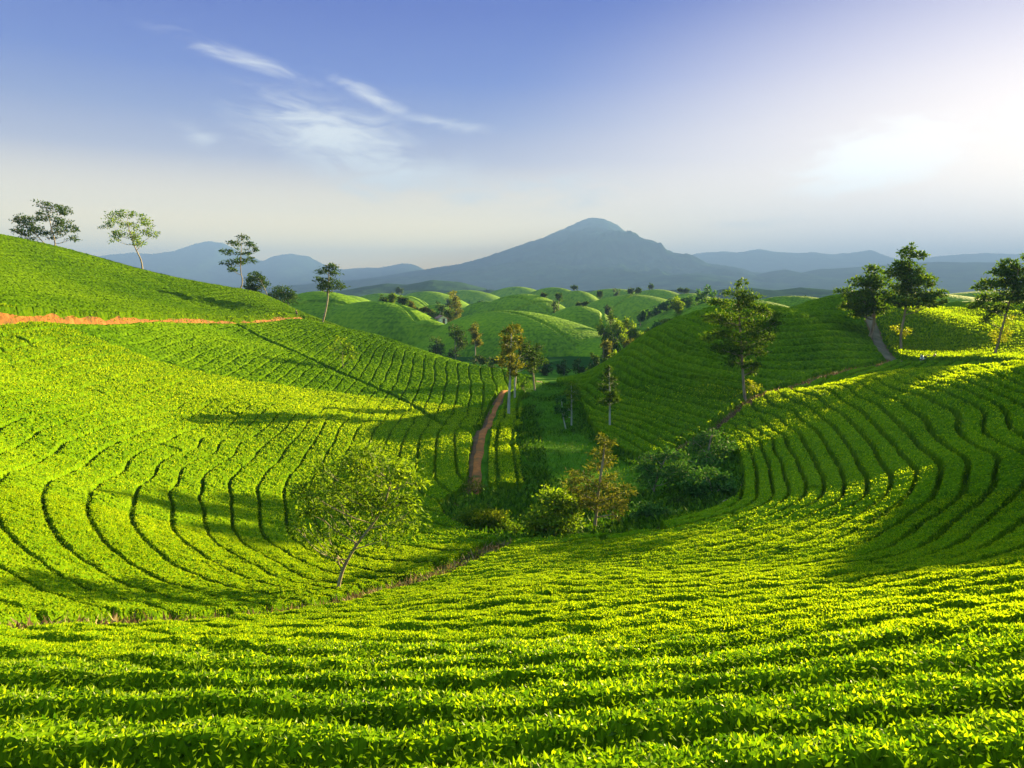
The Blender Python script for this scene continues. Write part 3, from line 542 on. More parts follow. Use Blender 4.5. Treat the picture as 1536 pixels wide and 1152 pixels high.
for m_ in MOUNDS:
    st=max(.45,.0022*m_['D']); ext=max(m_['a'],m_['b'])*1.12
    xs=np.arange(-ext,ext+st,st); X_,Y_=np.meshgrid(m_['cx']+xs,m_['cy']+xs); Z_,rho=mz(m_,X_,Y_)
    ph=(1-rho)*min(m_['a'],m_['b'])/1.9
    fr=ph-np.floor(ph); gap=np.minimum(fr,1-fr)
    Z_=Z_+.06*sstep(gap,.0,.16)+ (rng.random(X_.shape)-.5)*.15
    for q in range(2):                                             # foot tracks cut straight through the rows
        an=hash2(np.array([int(m_['cx']*3)]),np.array([q]),4)[0]*math.pi; off=(hash2(np.array([int(m_['cx']*3)]),np.array([q]),5)[0]-.5)*m_['a']
        d_=np.abs((X_-m_['cx'])*math.cos(an)+(Y_-m_['cy'])*math.sin(an)-off); Z_=Z_-.8*(1-sstep(d_,.4,1.))*(m_['D']<450)
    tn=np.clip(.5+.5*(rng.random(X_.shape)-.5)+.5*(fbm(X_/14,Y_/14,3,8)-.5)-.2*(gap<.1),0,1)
    n1,n2=X_.shape; i=np.arange(n1*n2).reshape(n1,n2); q=np.stack([i[:-1,:-1],i[:-1,1:],i[1:,1:],i[1:,:-1]],-1).reshape(-1,4)
    q=q[(rho.ravel()[q].min(1)<1.06)]
    u,inv=np.unique(q,return_inverse=True)
    o=add('hill',mesh('hill',np.stack([X_,Y_,Z_],-1).reshape(-1,3)[u],[inv.reshape(-1,4)],[M['tea_far']],attrs={'tint':tn.ravel()[u]})); tag(o,kind='structure')
def surf(x,y):
    x=np.array([x],float); y=np.array([y],float); z=H(x,y)
    for m_ in MOUNDS:
        q,rho=mz(m_,x,y); z=np.where(rho<1,np.maximum(z,q),z)
    return float(z[0])

def range_(name,line,D,front,back,base,seed,nx=300,ny=70,amp=.35,mat='forest',wl=None,slant=0.):
    """a mountain ridge: line sights its skyline at distance D, slopes fall away 'front' metres towards us"""
    P_=np.array([img(px,py,D) for px,py in line]); xs=np.linspace(P_[0,0],P_[-1,0],nx); zr=np.interp(xs,P_[:,0],P_[:,2])
    k=np.exp(-np.linspace(-2,2,5)**2); zr=np.convolve(np.pad(zr,2,'edge'),k/k.sum(),'valid')
    ts=np.r_[np.linspace(-1,0,ny),np.linspace(0,1,max(8,ny//4))[1:]]
    XX,TT=np.meshgrid(xs,ts); wl=wl or front*.5
    YY=P_[0,1]+np.where(TT<0,TT*front,TT*back)+slant*XX
    env=np.where(TT<0,(1-np.abs(TT))**1.25,(1-TT)**1.2)
    n=ridged(XX/wl+seed,YY/wl,5,seed)-.62
    ht=(zr[None]-base); mid=4*np.clip(env*(1-env),0,.25)
    n2=ridged(XX/(wl*.34)+seed*2,YY/(wl*.34),4,seed+7)-.62
    ZZ=base+ht*np.clip(env+amp*(n+.25*n2)*mid,0,None)+ht*.05*(fbm(XX/(wl*.09),YY/(wl*.09),4,seed+3,.6)-.5)*np.minimum(1,env*3)
    ZZ=np.where(env<=0.001,base-3,ZZ)
    a,b=XX.shape; i=np.arange(a*b).reshape(a,b); q=np.stack([i[:-1,:-1],i[:-1,1:],i[1:,1:],i[1:,:-1]],-1).reshape(-1,4)
    o=add(name,mesh(name,np.stack([XX,YY,ZZ],-1).reshape(-1,3),[q],[M[mat]],smooth=True)); tag(o,kind='structure')
range_('mountain',[(430,436),(520,424),(600,410),(640,404),(690,396),(735,384),(770,372),(805,360),(835,349),(852,341),(866,334),(880,329),(893,327.5),(907,330.5),(922,338),(938,349),(957,361),(985,376),(1010,388),(1045,398),(1100,410),(1180,425),(1260,434)],6253,3006.25,1683.5,-28,11,640,230,.62,wl=900)
range_('mountain',[(60,420),(120,392),(155,384),(200,379),(235,381),(265,377),(295,367),(318,362),(338,365),(360,378),(395,392),(415,384),(440,381),(465,385),(485,396),(510,404),(545,402),(575,401),(605,395),(622,397),(645,408),(720,428)],8658,2164.5,1202.5,-28,23,300,50,.4,wl=1400)
range_('mountain',[(940,425),(985,395),(1015,387),(1050,380),(1085,377),(1105,379),(1135,374),(1160,378),(1190,380),(1215,378),(1245,382),(1275,380),(1303,375),(1325,384),(1350,390),(1390,386),(1430,382),(1470,380),(1520,381),(1570,377),(1650,385),(1750,400)],8177,2164.5,1202.5,-28,31,300,50,.25,wl=1400)
range_('mountain',[(1080,434),(1110,420),(1150,408),(1175,404),(1200,409),(1225,404),(1260,402),(1300,399),(1340,396),(1400,393),(1450,394),(1500,393),(1560,396),(1640,405),(1720,420)],4569.5,1443,962,-28,37,260,50,.2,wl=780)
range_('mountain',[(890,436),(930,428),(965,418),(995,414),(1025,411),(1050,412),(1075,417),(1100,424),(1140,434)],3607.5,913.9,721.5,-28,41,160,40,.5,wl=560)
range_('mountain',[(660,434),(700,424),(735,414),(765,405),(790,401),(808,404),(830,413),(850,411),(880,422),(920,434)],4208.75,1010.1,769.6,-28,43,180,46,.6,wl=560)
range_('mountain',[(500,438),(540,431),(580,425),(610,427),(650,420),(690,423),(730,433)],1690,390,364,-28,47,160,40,.6,wl=200)
range_('mountain',[(560,442),(600,436),(650,434),(700,438),(735,434),(760,439),(800,444)],1274,221,208,-26,53,160,36,.6,wl=130)
range_('mountain',[(1040,446),(1080,434),(1120,431),(1160,436),(1200,431),(1260,436),(1330,434),(1420,441)],1300,260,260,-26,59,160,36,.6,wl=150)
range_('mountain',[(820,444),(870,437),(920,434),(980,437),(1030,433),(1080,442)],1365,234,208,-26,61,160,36,.6,wl=150)

# ------------------------------------------------------------------ trees
def crown_mesh(clumps,n,size,seed,sub=None,droop=0.,wid=.45,spread=.30):
    """clumps: (x,y,z,rx,ry,rz) -> leaf cards gathered in many small sprays"""
    g=np.random.default_rng(seed); Vs=[];Ts=[]
    ar=np.array([c[3]*c[5] for c in clumps]); ar=ar/ar.sum()
    for c,f in zip(clumps,ar):
        m=max(8,int(n*f)); c0=np.array(c[:3]); rad=np.array(c[3:])
        k=sub or max(5,int(3+math.sqrt(m)*.55))
        sc=unit(g.normal(size=(k,3)))*(g.random((k,1))**.45); w=g.integers(0,k,m)
        p=sc[w]+g.normal(size=(m,3))*spread*np.array([1,1,.62]); p=p*rad+c0
        out=unit(p-c0+np.array([0,0,.2])*rad)
        A=unit(out*.7+g.normal(size=(m,3))*.75+np.array([0,0,-droop])); B=unit(np.cross(A,g.normal(size=(m,3))))
        V,_=leaves(p,A,B,size*(.6+.8*g.random(m)),wid=wid); Vs.append(V)
        sh=(g.random(k)-.5)*.5
        Ts.append(np.repeat(np.clip(.5+sh[w]+(g.random(m)-.5)*.6,0,1),4))
    V=np.vstack(Vs); return V,np.concatenate(Ts)
def wood_mesh(trunk,r0,clumps,seed,nb=2,rt=.35,sag=.1):
    g=np.random.default_rng(seed+99); parts=[]; tp=smooth_line3(trunk); parts.append(tube(tp,r0*np.linspace(1.,rt,len(tp))*np.r_[1.35,1.12,np.ones(len(tp)-2)],8))
    for c in clumps:
        c0=np.array(c[:3]); hs=tp[:,2]; i=int(np.clip(np.searchsorted(hs,c0[2]-.8*c[5]-.35*np.hypot(c0[0]-tp[-1,0],c0[1]-tp[-1,1])),len(tp)//4,len(tp)-1)); a=tp[i]; r=r0*(1+(rt-1)*i/len(tp))*.55
        mid=(a+c0)/2+np.array([0,0,-sag*np.linalg.norm(c0-a)])+g.normal(size=3)*.04*np.linalg.norm(c0-a)
        l=smooth_line3([a,mid,c0]); parts.append(tube(l,np.linspace(r,r*.3,len(l)),5))
        for q in range(nb):
            e=c0+unit(g.normal(size=3))*np.array(c[3:])*.8; s_=l[len(l)*(1+q%2)//3]
            l2=smooth_line3([s_,(s_+e)/2+g.normal(size=3)*.06*np.linalg.norm(e-s_),e]); parts.append(tube(l2,np.linspace(r*.5,r*.12,len(l2)),4))
    return join(parts)
def smooth_line3(l): return smooth_line(np.array(l,float),2)
TREE_SEED=[100]
def tree(label,base,bpx,D,cl,n,leaf,lmat,bark='bark',r0=.14,trunk=None,name='tree',cat='tree',group=None,droop=.15,deep=.9,z=None,nb=2,spread=.30,wid=.45):
    """cl: clumps sighted in the photograph (px,py,rx,ry); turned into metres at the tree's own distance, with depth"""
    TREE_SEED[0]+=1; sd=TREE_SEED[0]; g=np.random.default_rng(sd); k=D/FPX
    x,y=base; z=surf(x,y) if z is None else z
    D=depth(x,y,z); k=D/FPX; bpx=(768+FPX*x/D,576-FPX*(y*SP+z*CP)/D)
    cs=[]
    for (px,py,rx,ry) in cl:
        cs.append(((px-bpx[0])*k,(g.random()-.5)*1.4*deep*min(rx*1.2,60)*k,(bpx[1]-py)*k,rx*k*.92,max(rx,ry)*k*deep*.92,ry*k*.95))
    root=empty(name,(x,y,z)); tag(root,label,cat,group)
    if trunk is None:
        t=cs[int(np.argmax([c[2] for c in cs]))]; tr=[(0,0,-.3),(t[0]*.2,0,t[2]*.4),(t[0]*.7,t[1]*.5,t[2])]
    else: tr=[(0,0,-.35)]+[((px-bpx[0])*k,(g.random()-.5)*.1,(bpx[1]-py)*k) for px,py in trunk]
    V,F=wood_mesh(tr,r0,cs,sd,nb); add('trunk',mesh('trunk',V,F,[M[bark]],smooth=True),root)
    V,t=crown_mesh(cs,n,leaf,sd,droop=droop,spread=spread,wid=wid); add('crown',mesh('crown',V,[np.arange(len(V)).reshape(-1,4)],[M[lmat]],attrs={'tint':t}),root)
    global last_tree; last_tree=root
    return root
def shoots(root,cl,n,leaf,lmat,name='shoots',spread=.4):
    x,y,z=root.location; D=depth(x,y,z); k=D/FPX; bx=768+FPX*x/D; by=576-FPX*(y*SP+z*CP)/D; TREE_SEED[0]+=1
    cs=[((px-bx)*k,0.,(by-py)*k,rx*k,rx*k,ry*k) for px,py,rx,ry in cl]
    V,t=crown_mesh(cs,n,leaf,TREE_SEED[0],spread=spread); add(name,mesh(name,V,[np.arange(len(V)).reshape(-1,4)],[M[lmat]],attrs={'tint':t}),root)
# hilltop row
tree('loose low tree leaning left on the hilltop, leftmost of the skyline trees',(-91,134.5),(64,367),136,[(32,330,13,8),(48,338,14,9),(28,345,9,7),(42,354,13,8),(62,345,12,9),(55,328,7,5)],1500,.42,'leaf_dark',r0=.13,trunk=[(60,358),(52,345)])
tree('taller airy tree with a pale leaning trunk beside the low leftmost tree',(-91.5,136),(85,372),137,[(75,308,10,6),(90,315,13,7),(102,318,8,6),(78,325,11,7),(98,333,12,7),(110,345,9,6),(90,345,13,8),(76,352,10,6),(105,358,9,4),(66,320,5,4)],2100,.42,'leaf_dark',r0=.15,trunk=[(84,360),(80,345),(78,320)])
tree('open-crowned tree with a bent trunk on the skyline, next to the leftmost pair',(-82,150),(213,404),150,[(180,328,14,7),(200,322,12,7),(170,340,9,6),(220,330,9,7),(196,340,13,7),(226,345,10,8),(183,352,12,7),(205,355,12,7),(232,352,8,6),(176,360,7,4),(215,366,10,5)],2100,.45,'leaf_mid',r0=.2,trunk=[(214,392),(208,378),(202,362),(197,335)])
tree('slender tree with two pale stems and layered crown in front of blue mountains',(-65.3,160),(364,440),162,[(366,358,9,4),(355,366,10,5),(380,368,10,5),(345,380,9,5),(367,378,12,5),(386,376,6,4),(355,392,12,6),(376,392,9,5),(342,395,7,4),(348,404,9,4)],1800,.5,'leaf_dark',r0=.19,trunk=[(366,425),(362,405),(366,370)])
tree('dense round bush-like tree at the foot of the slender skyline tree',(-62,171),(385,444),176,[(376,425,9,10),(392,425,9,9),(385,415,9,7),(384,436,13,7)],1500,.6,'leaf_dark',z=img(385,444,176)[2]-.5,r0=.16,name='shrub',cat='shrub')
tree('wide low bush behind the hill edge, right of the round bush',(-59,177),(425,456),184,[(412,440,9,8),(426,436,10,8),(438,442,8,8),(424,448,18,7)],1500,.6,'leaf_dark',z=img(425,456,184)[2]-.5,r0=.16,name='shrub',cat='shrub')
tree('straight lone tree with a flat-tipped crown at the end of the orange road',(-43.5,152),(492,474),156,[(498,400,10,5),(488,408,9,6),(505,410,8,5),(484,422,9,6),(500,422,10,6),(514,430,10,5),(492,432,11,6),(482,432,6,5)],1700,.5,'leaf_dark',r0=.24,trunk=[(493,455),(495,430),(497,405)])
tree('thin see-through sapling standing in the hedges of the sunlit slope',(-24.7,97.5),(515,558),101,[(510,510,8,5),(522,516,9,6),(505,522,8,6),(527,528,10,6),(512,534,10,6),(532,538,6,4)],420,.4,'leaf_mid',r0=.07,trunk=[(514,545),(515,525)])
# young tree by the near ditch
tree('large bright young tree with slanting thin trunk beside the near ditch',(-6.7,23.6),(502,909),27.2,
 [(560,672,32,16),(525,690,30,18),(490,700,26,18),(590,690,32,18),(620,712,24,18),(470,725,26,18),(515,722,36,20),(560,715,38,22),(600,740,34,20),(470,760,28,18),(510,760,36,22),(560,755,34,20),(610,775,30,17),(455,785,18,14),(490,800,28,17),(540,795,30,16),(580,808,24,11),(510,818,20,10),(618,745,14,12),(545,690,26,14)],
 4700,.2,'leaf_young',r0=.08,trunk=[(507,885),(516,850),(536,815),(560,785),(580,755),(592,715)],droop=.35,nb=4,spread=.36,wid=.34)
# gully
tree('tall twin-topped tree with bare white trunk beside the brown path',(-.4,79.2),(764,631),83,[(763,500,9,9),(772,494,8,7),(758,515,9,9),(775,512,9,9),(765,530,12,10),(757,545,9,9),(774,545,9,10),(766,560,8,8)],2000,.34,'leaf_olive','bark_w',r0=.2,trunk=[(763,600),(766,560),(767,500)])
tree('second white-trunked tree close behind the twin-topped tree',(.4,88),(773,606),91,[(785,520,9,8),(793,530,10,9),(780,540,10,9),(800,540,8,8),(790,552,10,8)],1300,.34,'leaf_dark','bark_w',r0=.16,trunk=[(772,580),(775,545),(783,525)])
tree('dark spreading tree behind the white-trunked pair at the gully head',(3.6,104),(796,580),108,[(790,520,10,8),(806,525,10,8),(797,536,14,8),(812,538,8,7),(784,538,8,7),(800,550,13,7)],1300,.42,'leaf_dark',r0=.16)
tree('slim white stem with sparse high leaves on the far right of the meadow',(6.8,74.9),(857,640),79,[(855,576,9,5),(862,585,7,5),(848,590,7,5),(860,600,6,5),(852,612,5,5),(846,625,5,5)],420,.34,'leaf_mid','bark_w',r0=.11,trunk=[(857,600),(856,572)])
tree('short thin stem left of the slim white stem by the meadow edge',(6.1,73),(843,646),77,[(842,598,7,6),(838,612,7,6),(847,618,6,6)],420,.32,'leaf_blue','bark_w',r0=.08,trunk=[(843,620),(842,600)])
tree('slim tree with a small dark crown on a white stem before the shaded hill',(10.6,70.8),(914,650),74.5,[(913,552,6,6),(909,566,9,6),(920,572,8,6),(905,582,10,7),(916,590,10,7),(908,600,9,6),(922,600,6,5)],1100,.3,'leaf_dark','bark_w',r0=.12,trunk=[(914,610),(913,580),(912,555)])
tree('golden-brown feathery tree in the middle of the gully mouth',(4.7,36.9),(893,803),40,[(905,656,12,10),(900,675,13,11),(910,690,13,10),(895,700,13,10),(872,710,18,12),(858,725,13,10),(885,728,20,14),(912,722,20,13),(930,735,16,12),(875,750,18,12),(905,750,22,13),(932,752,12,10),(925,770,9,9)],3400,.2,'leaf_olive',r0=.11,trunk=[(894,770),(896,735),(902,690),(905,658)],droop=.3,wid=.3)
tree('round leafy shrub with sunlit pale-green top at the gully mouth',(2.4,36.6),(836,806),40,[(832,748,26,15),(812,768,20,16),(850,762,20,17),(832,775,32,18),(815,790,20,12),(852,788,20,12),(800,780,10,12)],3200,.22,'leaf_young',r0=.08,name='shrub',cat='shrub',spread=.34,wid=.6)
tree('feathery flat-topped tree in the shaded gully, left of the dark creeper-clad tree',(10.2,47),(992,752),50.5,[(985,688,18,9),(1008,684,18,9),(965,698,14,9),(1022,700,15,10),(992,705,22,10),(970,718,16,9),(1010,720,20,10)],2500,.24,'leaf_blue',r0=.1,droop=.2,wid=.35)
tree('dark drooping creeper-clad tree at the right edge of the gully',(15.4,51.5),(1072,735),55,[(1070,652,14,10),(1050,668,20,13),(1085,668,20,13),(1068,685,26,14),(1098,690,12,14),(1040,690,16,12),(1080,708,24,13),(1055,712,20,12)],3600,.24,'leaf_blue',r0=.14,droop=.8,wid=.4)
tree('bushy mid-green tree in front of the creeper-clad tree',(14,45),(1062,765),47.5,[(1060,715,24,13),(1085,722,17,13),(1040,726,17,12),(1062,740,30,14),(1090,745,14,13),(1038,748,15,10)],3200,.22,'leaf_blue',r0=.09,name='shrub',cat='shrub',droop=.4,spread=.34,wid=.55)
tree('low spreading shrub at the foot of the shaded gully, nearest the curved hedges',(8.8,39.6),(985,790),43,[(975,765,18,11),(998,768,18,11),(960,778,14,9),(985,780,28,11),(1008,782,12,8)],2600,.2,'leaf_blue',r0=.07,name='shrub',cat='shrub',spread=.34,wid=.5)
tree('dark rounded shrub tucked under the hedges at the right gully rim',(13.4,42.4),(1075,778),45.5,[(1060,762,20,9),(1085,758,16,12),(1040,768,16,8),(1096,748,8,10)],2400,.2,'leaf_dark',r0=.07,name='shrub',cat='shrub',spread=.34,wid=.5)
tree('small dark shrub between feathery tree and low spreading shrub',(10.6,42.5),(1018,778),45.5,[(1015,758,16,11),(1030,765,14,10),(1004,768,10,8)],1700,.2,'leaf_dark',r0=.06,name='shrub',cat='shrub',spread=.34,wid=.5)
tree('weedy shrub topped with yellow blossom at the left gully rim',(-1.9,37.6),(730,806),40.5,[(700,775,14,9),(722,770,18,11),(745,782,18,12),(720,790,26,12),(765,795,14,10)],2600,.19,'leaf_mid',r0=.05,name='shrub',cat='shrub',spread=.36)
shoots(last_tree,[(725,768,13,6),(745,772,10,6)],420,.16,'leaf_yellow','blossom')
tree('pale tall weed standing at the lower end of the brown path',(-2.6,46.4),(712,745),49,[(710,722,9,7),(716,732,9,7),(704,735,7,6)],420,.26,'leaf_olive',r0=.04,name='tall_weed',cat='plant',spread=.4,wid=.25)
# right bowl and far path
tree('big dark-crowned tree with pale trunk standing on the diagonal ditch',(26.4,74.2),(1117,616),79,
 [(1100,428,9,7),(1095,442,16,9),(1118,448,15,9),(1080,458,17,10),(1105,462,20,11),(1135,468,18,10),(1070,478,16,10),(1095,484,24,12),(1130,488,24,12),(1156,480,13,10),(1080,505,22,11),(1112,510,24,12),(1148,505,16,11),(1075,522,13,8),(1100,528,20,9),(1130,525,16,9),(1105,545,16,7),(1128,545,8,6),(1125,556,9,6)],
 7200,.33,'leaf_ridge',r0=.2,trunk=[(1116,590),(1112,560),(1108,520),(1102,470),(1098,435)],nb=3)
shoots(last_tree,[(1129,581,9,5),(1122,574,5,4)],200,.26,'leaf_yellow','shoots')
tree('broad low tree leaning left where the grey path begins to climb',(58.2,108.8),(1308,505),119,[(1300,408,14,9),(1282,425,16,10),(1318,425,16,10),(1268,440,14,9),(1295,442,20,11),(1325,445,16,10),(1272,458,14,8),(1300,462,20,10),(1322,465,14,9),(1285,470,12,6),(1300,425,16,10),(1310,455,22,12),(1280,448,18,10)],5600,.46,'leaf_ridge',wid=.52,r0=.32,trunk=[(1310,485),(1308,470),(1304,430)],nb=3)
tree('tallest tree of the grey path with layered crown and reddish top',(59.6,101.5),(1344,526),112,[(1352,374,9,5),(1345,384,13,6),(1364,386,11,6),(1338,398,14,7),(1360,402,15,7),(1330,412,14,8),(1355,418,18,9),(1378,425,14,8),(1345,435,20,9),(1372,440,18,8),(1395,440,15,6),(1330,450,14,7),(1358,455,18,8),(1385,455,15,7),(1405,452,9,5),(1350,412,16,10),(1362,425,20,10),(1345,448,24,10)],6200,.44,'leaf_ridge',wid=.52,r0=.22,trunk=[(1348,500),(1353,470),(1352,430),(1353,380)],nb=3)
shoots(last_tree,[(1348,495,8,5),(1340,492,5,4),(1356,500,5,4)],260,.36,'leaf_yellow','shoots')
tree('airy tall tree cut by the right edge with mottled trunk',(69.9,96.4),(1492,540),108,[(1530,388,14,7),(1505,398,14,7),(1490,410,13,7),(1520,410,16,8),(1480,425,14,7),(1508,428,18,9),(1540,420,16,9),(1465,432,10,5),(1490,445,18,8),(1520,448,18,8),(1470,458,14,7),(1500,465,16,8),(1535,462,14,8),(1478,480,10,5),(1505,418,16,10),(1515,440,20,10)],6000,.46,'leaf_ridge',r0=.2,trunk=[(1495,515),(1500,480),(1508,440),(1515,400)],nb=3)
shoots(last_tree,[(1497,508,7,8),(1505,495,6,6),(1490,500,5,5),(1508,480,6,6)],420,.34,'leaf_yellow','shoots')
# middle distance: single trees sighted one by one  px,base py,top py,D,half width px,kind
def gen(label,px,by,ty,D,hw,kind,group=None,n=900,mat=None,z=None):
    x,y,_=img(px,by,D); z=surf(x,y); g=np.random.default_rng(int(px*7+by)); k=D/FPX; h=(by-ty)
    zc=(cp:=(y*CP-z*SP)) and 576-FPX*((y*SP+z*CP)/cp); h=max(6,zc-ty) if zc>ty+4 else h
    cl=[]
    if kind=='tall':
        for q in range(7): cl.append((px+(g.random()-.5)*hw,zc-h*(.5+.45*q/6),hw*(.55+.35*g.random())*(1.1-.08*q),h*.1))
    elif kind=='round':
        for q in range(7): a=g.random()*6.28; cl.append((px+math.cos(a)*hw*.5,zc-h*(.55+.3*math.sin(a)),hw*.5,h*.22))
    elif kind=='bamboo':
        for q in range(7): a=(q/6-.5); cl.append((px+a*hw*1.6,zc-h*(.75-.8*a*a),hw*.3,h*.2))
    else:
        for q in range(6): a=g.random()*6.28; cl.append((px+math.cos(a)*hw*.6,zc-h*(.72+.2*math.sin(a)),hw*.42,h*.14))
    return tree(label,(x,y),(px,zc),D,cl,n,.0034*D,mat or 'leaf_dark',r0=max(.1,.02*h*k),group=group,nb=1,z=z,trunk=[(px,zc-h*.4),(px,zc-h*.8)])
gen('tall tree with light bare trunk in front of the big round tea mound',713,531,487,190,9,'tall',n=900,mat='leaf_olive')
gen('dark round tree left of the light-trunked tree before the tea mound',683,528,490,195,17,'round',n=1300)
for px,by,ty,D,hw in [(800,556,541,165,9),(820,560,544,160,12),(846,560,543,160,12),(868,556,540,158,11),(720,545,534,172,12),(740,546,536,170,10)]: gen('low dark bushy tree in the row along the valley bottom behind the gully',px,by,ty,D,hw,'round','low trees along the valley bottom',520)
gen('low dark bush left of the dark round tree at the mound foot',655,520,503,200,14,'round',n=700)
gen('tall dark tree above the white house, left of the big mound',685,474,440,262,9,'tall',n=900,mat='leaf_olive')
gen('slim dark tree just left of the tall tree above the white house',676,474,447,268,5,'tall',n=500)
gen('dark conical tree behind the white house',661,472,455,275,7,'tall',n=600)
for q,(px,by,ty,hw,kd,mt) in enumerate([(605,478,462,7,'round','leaf_dark'),(617,478,464,7,'open','leaf_olive'),(628,479,458,8,'round','leaf_dark'),(637,481,462,8,'bamboo','leaf_olive'),(648,479,465,7,'round','leaf_mid'),(672,478,464,7,'round','leaf_dark'),(590,474,460,7,'round','leaf_mid'),(575,470,455,8,'round','leaf_dark')]):
    gen('tree in the small grove around the white house',px,by,ty,255+4*(q%3),hw,kd,'trees in the grove by the white house',500,mt)
CL=[(915,500,470,196,10,'round','leaf_dark'),(905,512,478,188,9,'open','leaf_mid'),(925,505,472,190,11,'bamboo','leaf_young'),(940,505,476,194,10,'open','leaf_mid'),(950,510,484,190,9,'bamboo','leaf_young'),(935,530,498,172,12,'round','leaf_mid'),(918,535,505,168,12,'round','leaf_dark'),(905,548,512,160,12,'open','leaf_olive'),(928,550,520,156,13,'round','leaf_mid'),(945,535,510,168,11,'open','leaf_olive'),(890,560,530,150,10,'round','leaf_dark'),(910,566,540,146,12,'round','leaf_dark'),(960,525,498,178,9,'round','leaf_mid'),(968,515,495,185,8,'open','leaf_mid')]
for px,by,ty,D,hw,kd,mt in CL: gen('tree in the thick grove behind the left shoulder of the shaded hill',px,by,ty,D,hw,kd,'trees in the grove behind the shaded hill',800,mt)
for px,by,ty,D,hw,kd,mt in [(1000,505,480,210,14,'round','leaf_mid'),(985,508,486,205,11,'round','leaf_blue'),(1015,500,478,215,9,'round','leaf_young')]:
    gen('rounded bright shrubby tree in the dip behind the shaded hill',px,by,ty,D,hw,kd,'rounded trees in the dip behind the shaded hill',900,mt)
for px,by,ty,D,hw,kd in [(995,482,455,300,9,'open'),(1008,480,450,305,9,'round'),(1022,478,447,300,9,'open'),(1035,474,444,290,9,'round'),(1046,470,437,280,7,'tall'),(1058,466,432,270,9,'tall'),(985,484,462,310,8,'round'),(1018,488,466,270,10,'round'),(1040,485,458,260,10,'round'),(1065,475,440,255,8,'tall'),(975,480,464,320,7,'open'),(960,485,466,300,8,'open')]:
    gen('tall dark tree in the line rising beyond the shaded hill',px,by,ty,D,hw,kd,'line of trees rising beyond the shaded hill',650,'leaf_blue')
for px,by,ty,D,hw in [(838,453,436,330,4),(816,452,440,345,4),(879,466,456,300,6),(870,463,455,305,5),(832,470,452,320,4),(862,440,432,520,4),(946,448,440,420,5),(957,449,440,420,5),(900,446,438,420,4),(1020,444,434,560,4),(1028,446,436,560,4),(925,440,434,600,4),(975,440,432,600,4),(600,440,431,640,5)]:
    gen('lone tiny tree standing on a distant tea mound',px,by,ty,D,hw,'open','lone trees on the distant mounds',220,'leaf_dark')
# many small trees across the valley floor, copies of a few grown ones
protos=[]
for q,(hw,kd,mt) in enumerate([(.9,'round','leaf_dark'),(1.,'open','leaf_mid'),(.6,'tall','leaf_dark'),(1.1,'round','leaf_blue')]):
    g=np.random.default_rng(500+q); cl=[]
    for k_ in range(8):
        a=g.random()*6.28; cl.append((math.cos(a)*hw*2.2*g.random(),math.sin(a)*hw*2.2*g.random(),4.+3*g.random()+(k_*.35 if kd=='tall' else 0),1.6*hw,1.6*hw,1.2))
    V,F=wood_mesh([(0,0,-.4),(.1,0,3),(0,0,6)],.2,cl,q,1); wm=mesh('trunk',V,F,[M['bark']],smooth=True)
    V,t=crown_mesh(cl,420,1.0,q+40); protos.append((wm,mesh('crown',V,[np.arange(len(V)).reshape(-1,4)],[M[mt]],attrs={'tint':t})))
g=random.Random(5); cnt=0
while cnt<150:
    D=260*math.exp(g.random()*1.25); px=g.uniform(505,1240); x=(px-768)/FPX*D; y=D
    mm=[mz(m_,np.array([x]),np.array([y]))[1][0] for m_ in MOUNDS]
    if min(mm)<.97 or vnoise(np.array([x/45.]),np.array([y/45.]),9)[0]<.42: continue
    cnt+=1; wm,cm=g.choice(protos); r=empty('tree',(x,y,surf(x,y))); s_=g.uniform(.6,1.25); r.scale=(s_,s_,s_*g.uniform(.85,1.25)); r.rotation_euler=(0,0,g.random()*6.28)
    tag(r,'small hazy tree on the low ground between distant tea mounds','tree','trees between the distant mounds'); add('trunk',wm,r); add('crown',cm,r)

# ------------------------------------------------------------------ undergrowth, litter, small things
def cards(name,x,y,z,size,mat,axes_up,wid,kind='stuff',label=None,cat=None,seed=1,lean=.6):
    g=np.random.default_rng(seed); n=len(x); A=g.normal(size=(n,3))*lean; A[:,2]=np.abs(A[:,2])+axes_up; A=unit(A); B=unit(np.cross(A,g.normal(size=(n,3))))
    V,f=leaves(np.stack([x,y,z],1),A,B,size*(.5+g.random(n)),wid=wid)
    o=add(name,mesh(name,V,[f],[M[mat]],attrs={'tint':np.repeat(g.random(n),4)})); tag(o,label,cat,None,kind); return o
g=np.random.default_rng(21)
M['weed']=foliage('weedy_green',[(0.,(.018,.06,.003)),(.5,(.05,.14,.006)),(1.,(.11,.22,.012))],trans=.3,rough=.6,spec=.05)
def ingully(n,seed,mask):
    g=np.random.default_rng(seed); x=g.uniform(-6,22,n); y=g.uniform(33,112,n); k=inside(x,y,GULLY); x,y=x[k],y[k]; k=mask(x,y,g); return x[k],y[k]
# rank growth along the banks of the meadow and at the gully mouth
def bank(x,y,g):
    e=pdist(x,y,GULLY+[GULLY[0]])[0]; c=.5+6.*sstep(y,52,40); p=pdist(x,y,PATHL)[0]
    n_=fbm(x/2.2,y/2.2,2,91)
    return (g.random(len(x))<sstep(n_+.35*(e<1.6)+.5*(y<47)+.35*(np.abs(x-1.4)<1.6)*(y<85),.62,.9))&(p>.8)&((x>.2+.5*n_)|(y<48)|(y>93))
x,y=ingully(90000,1,bank); hh=.35*fbm(x/1.5,y/1.5,2,95); cards('weeds',x,y,H(x,y)+hh*1.6*np.random.default_rng(3).random(len(x)),.34,'weed',.5,.4,label='rank weeds and ferns on the banks of the gully meadow',cat='weeds',seed=2)
x,y=ingully(90000,4,lambda x,y,g:(pdist(x,y,PATHL)[0]>.6)&(y<112)); cards('grass',x,y,H(x,y)-.02,.22,'weed',1.2,.16,label='short meadow grass on the gully floor',cat='grass',seed=5)
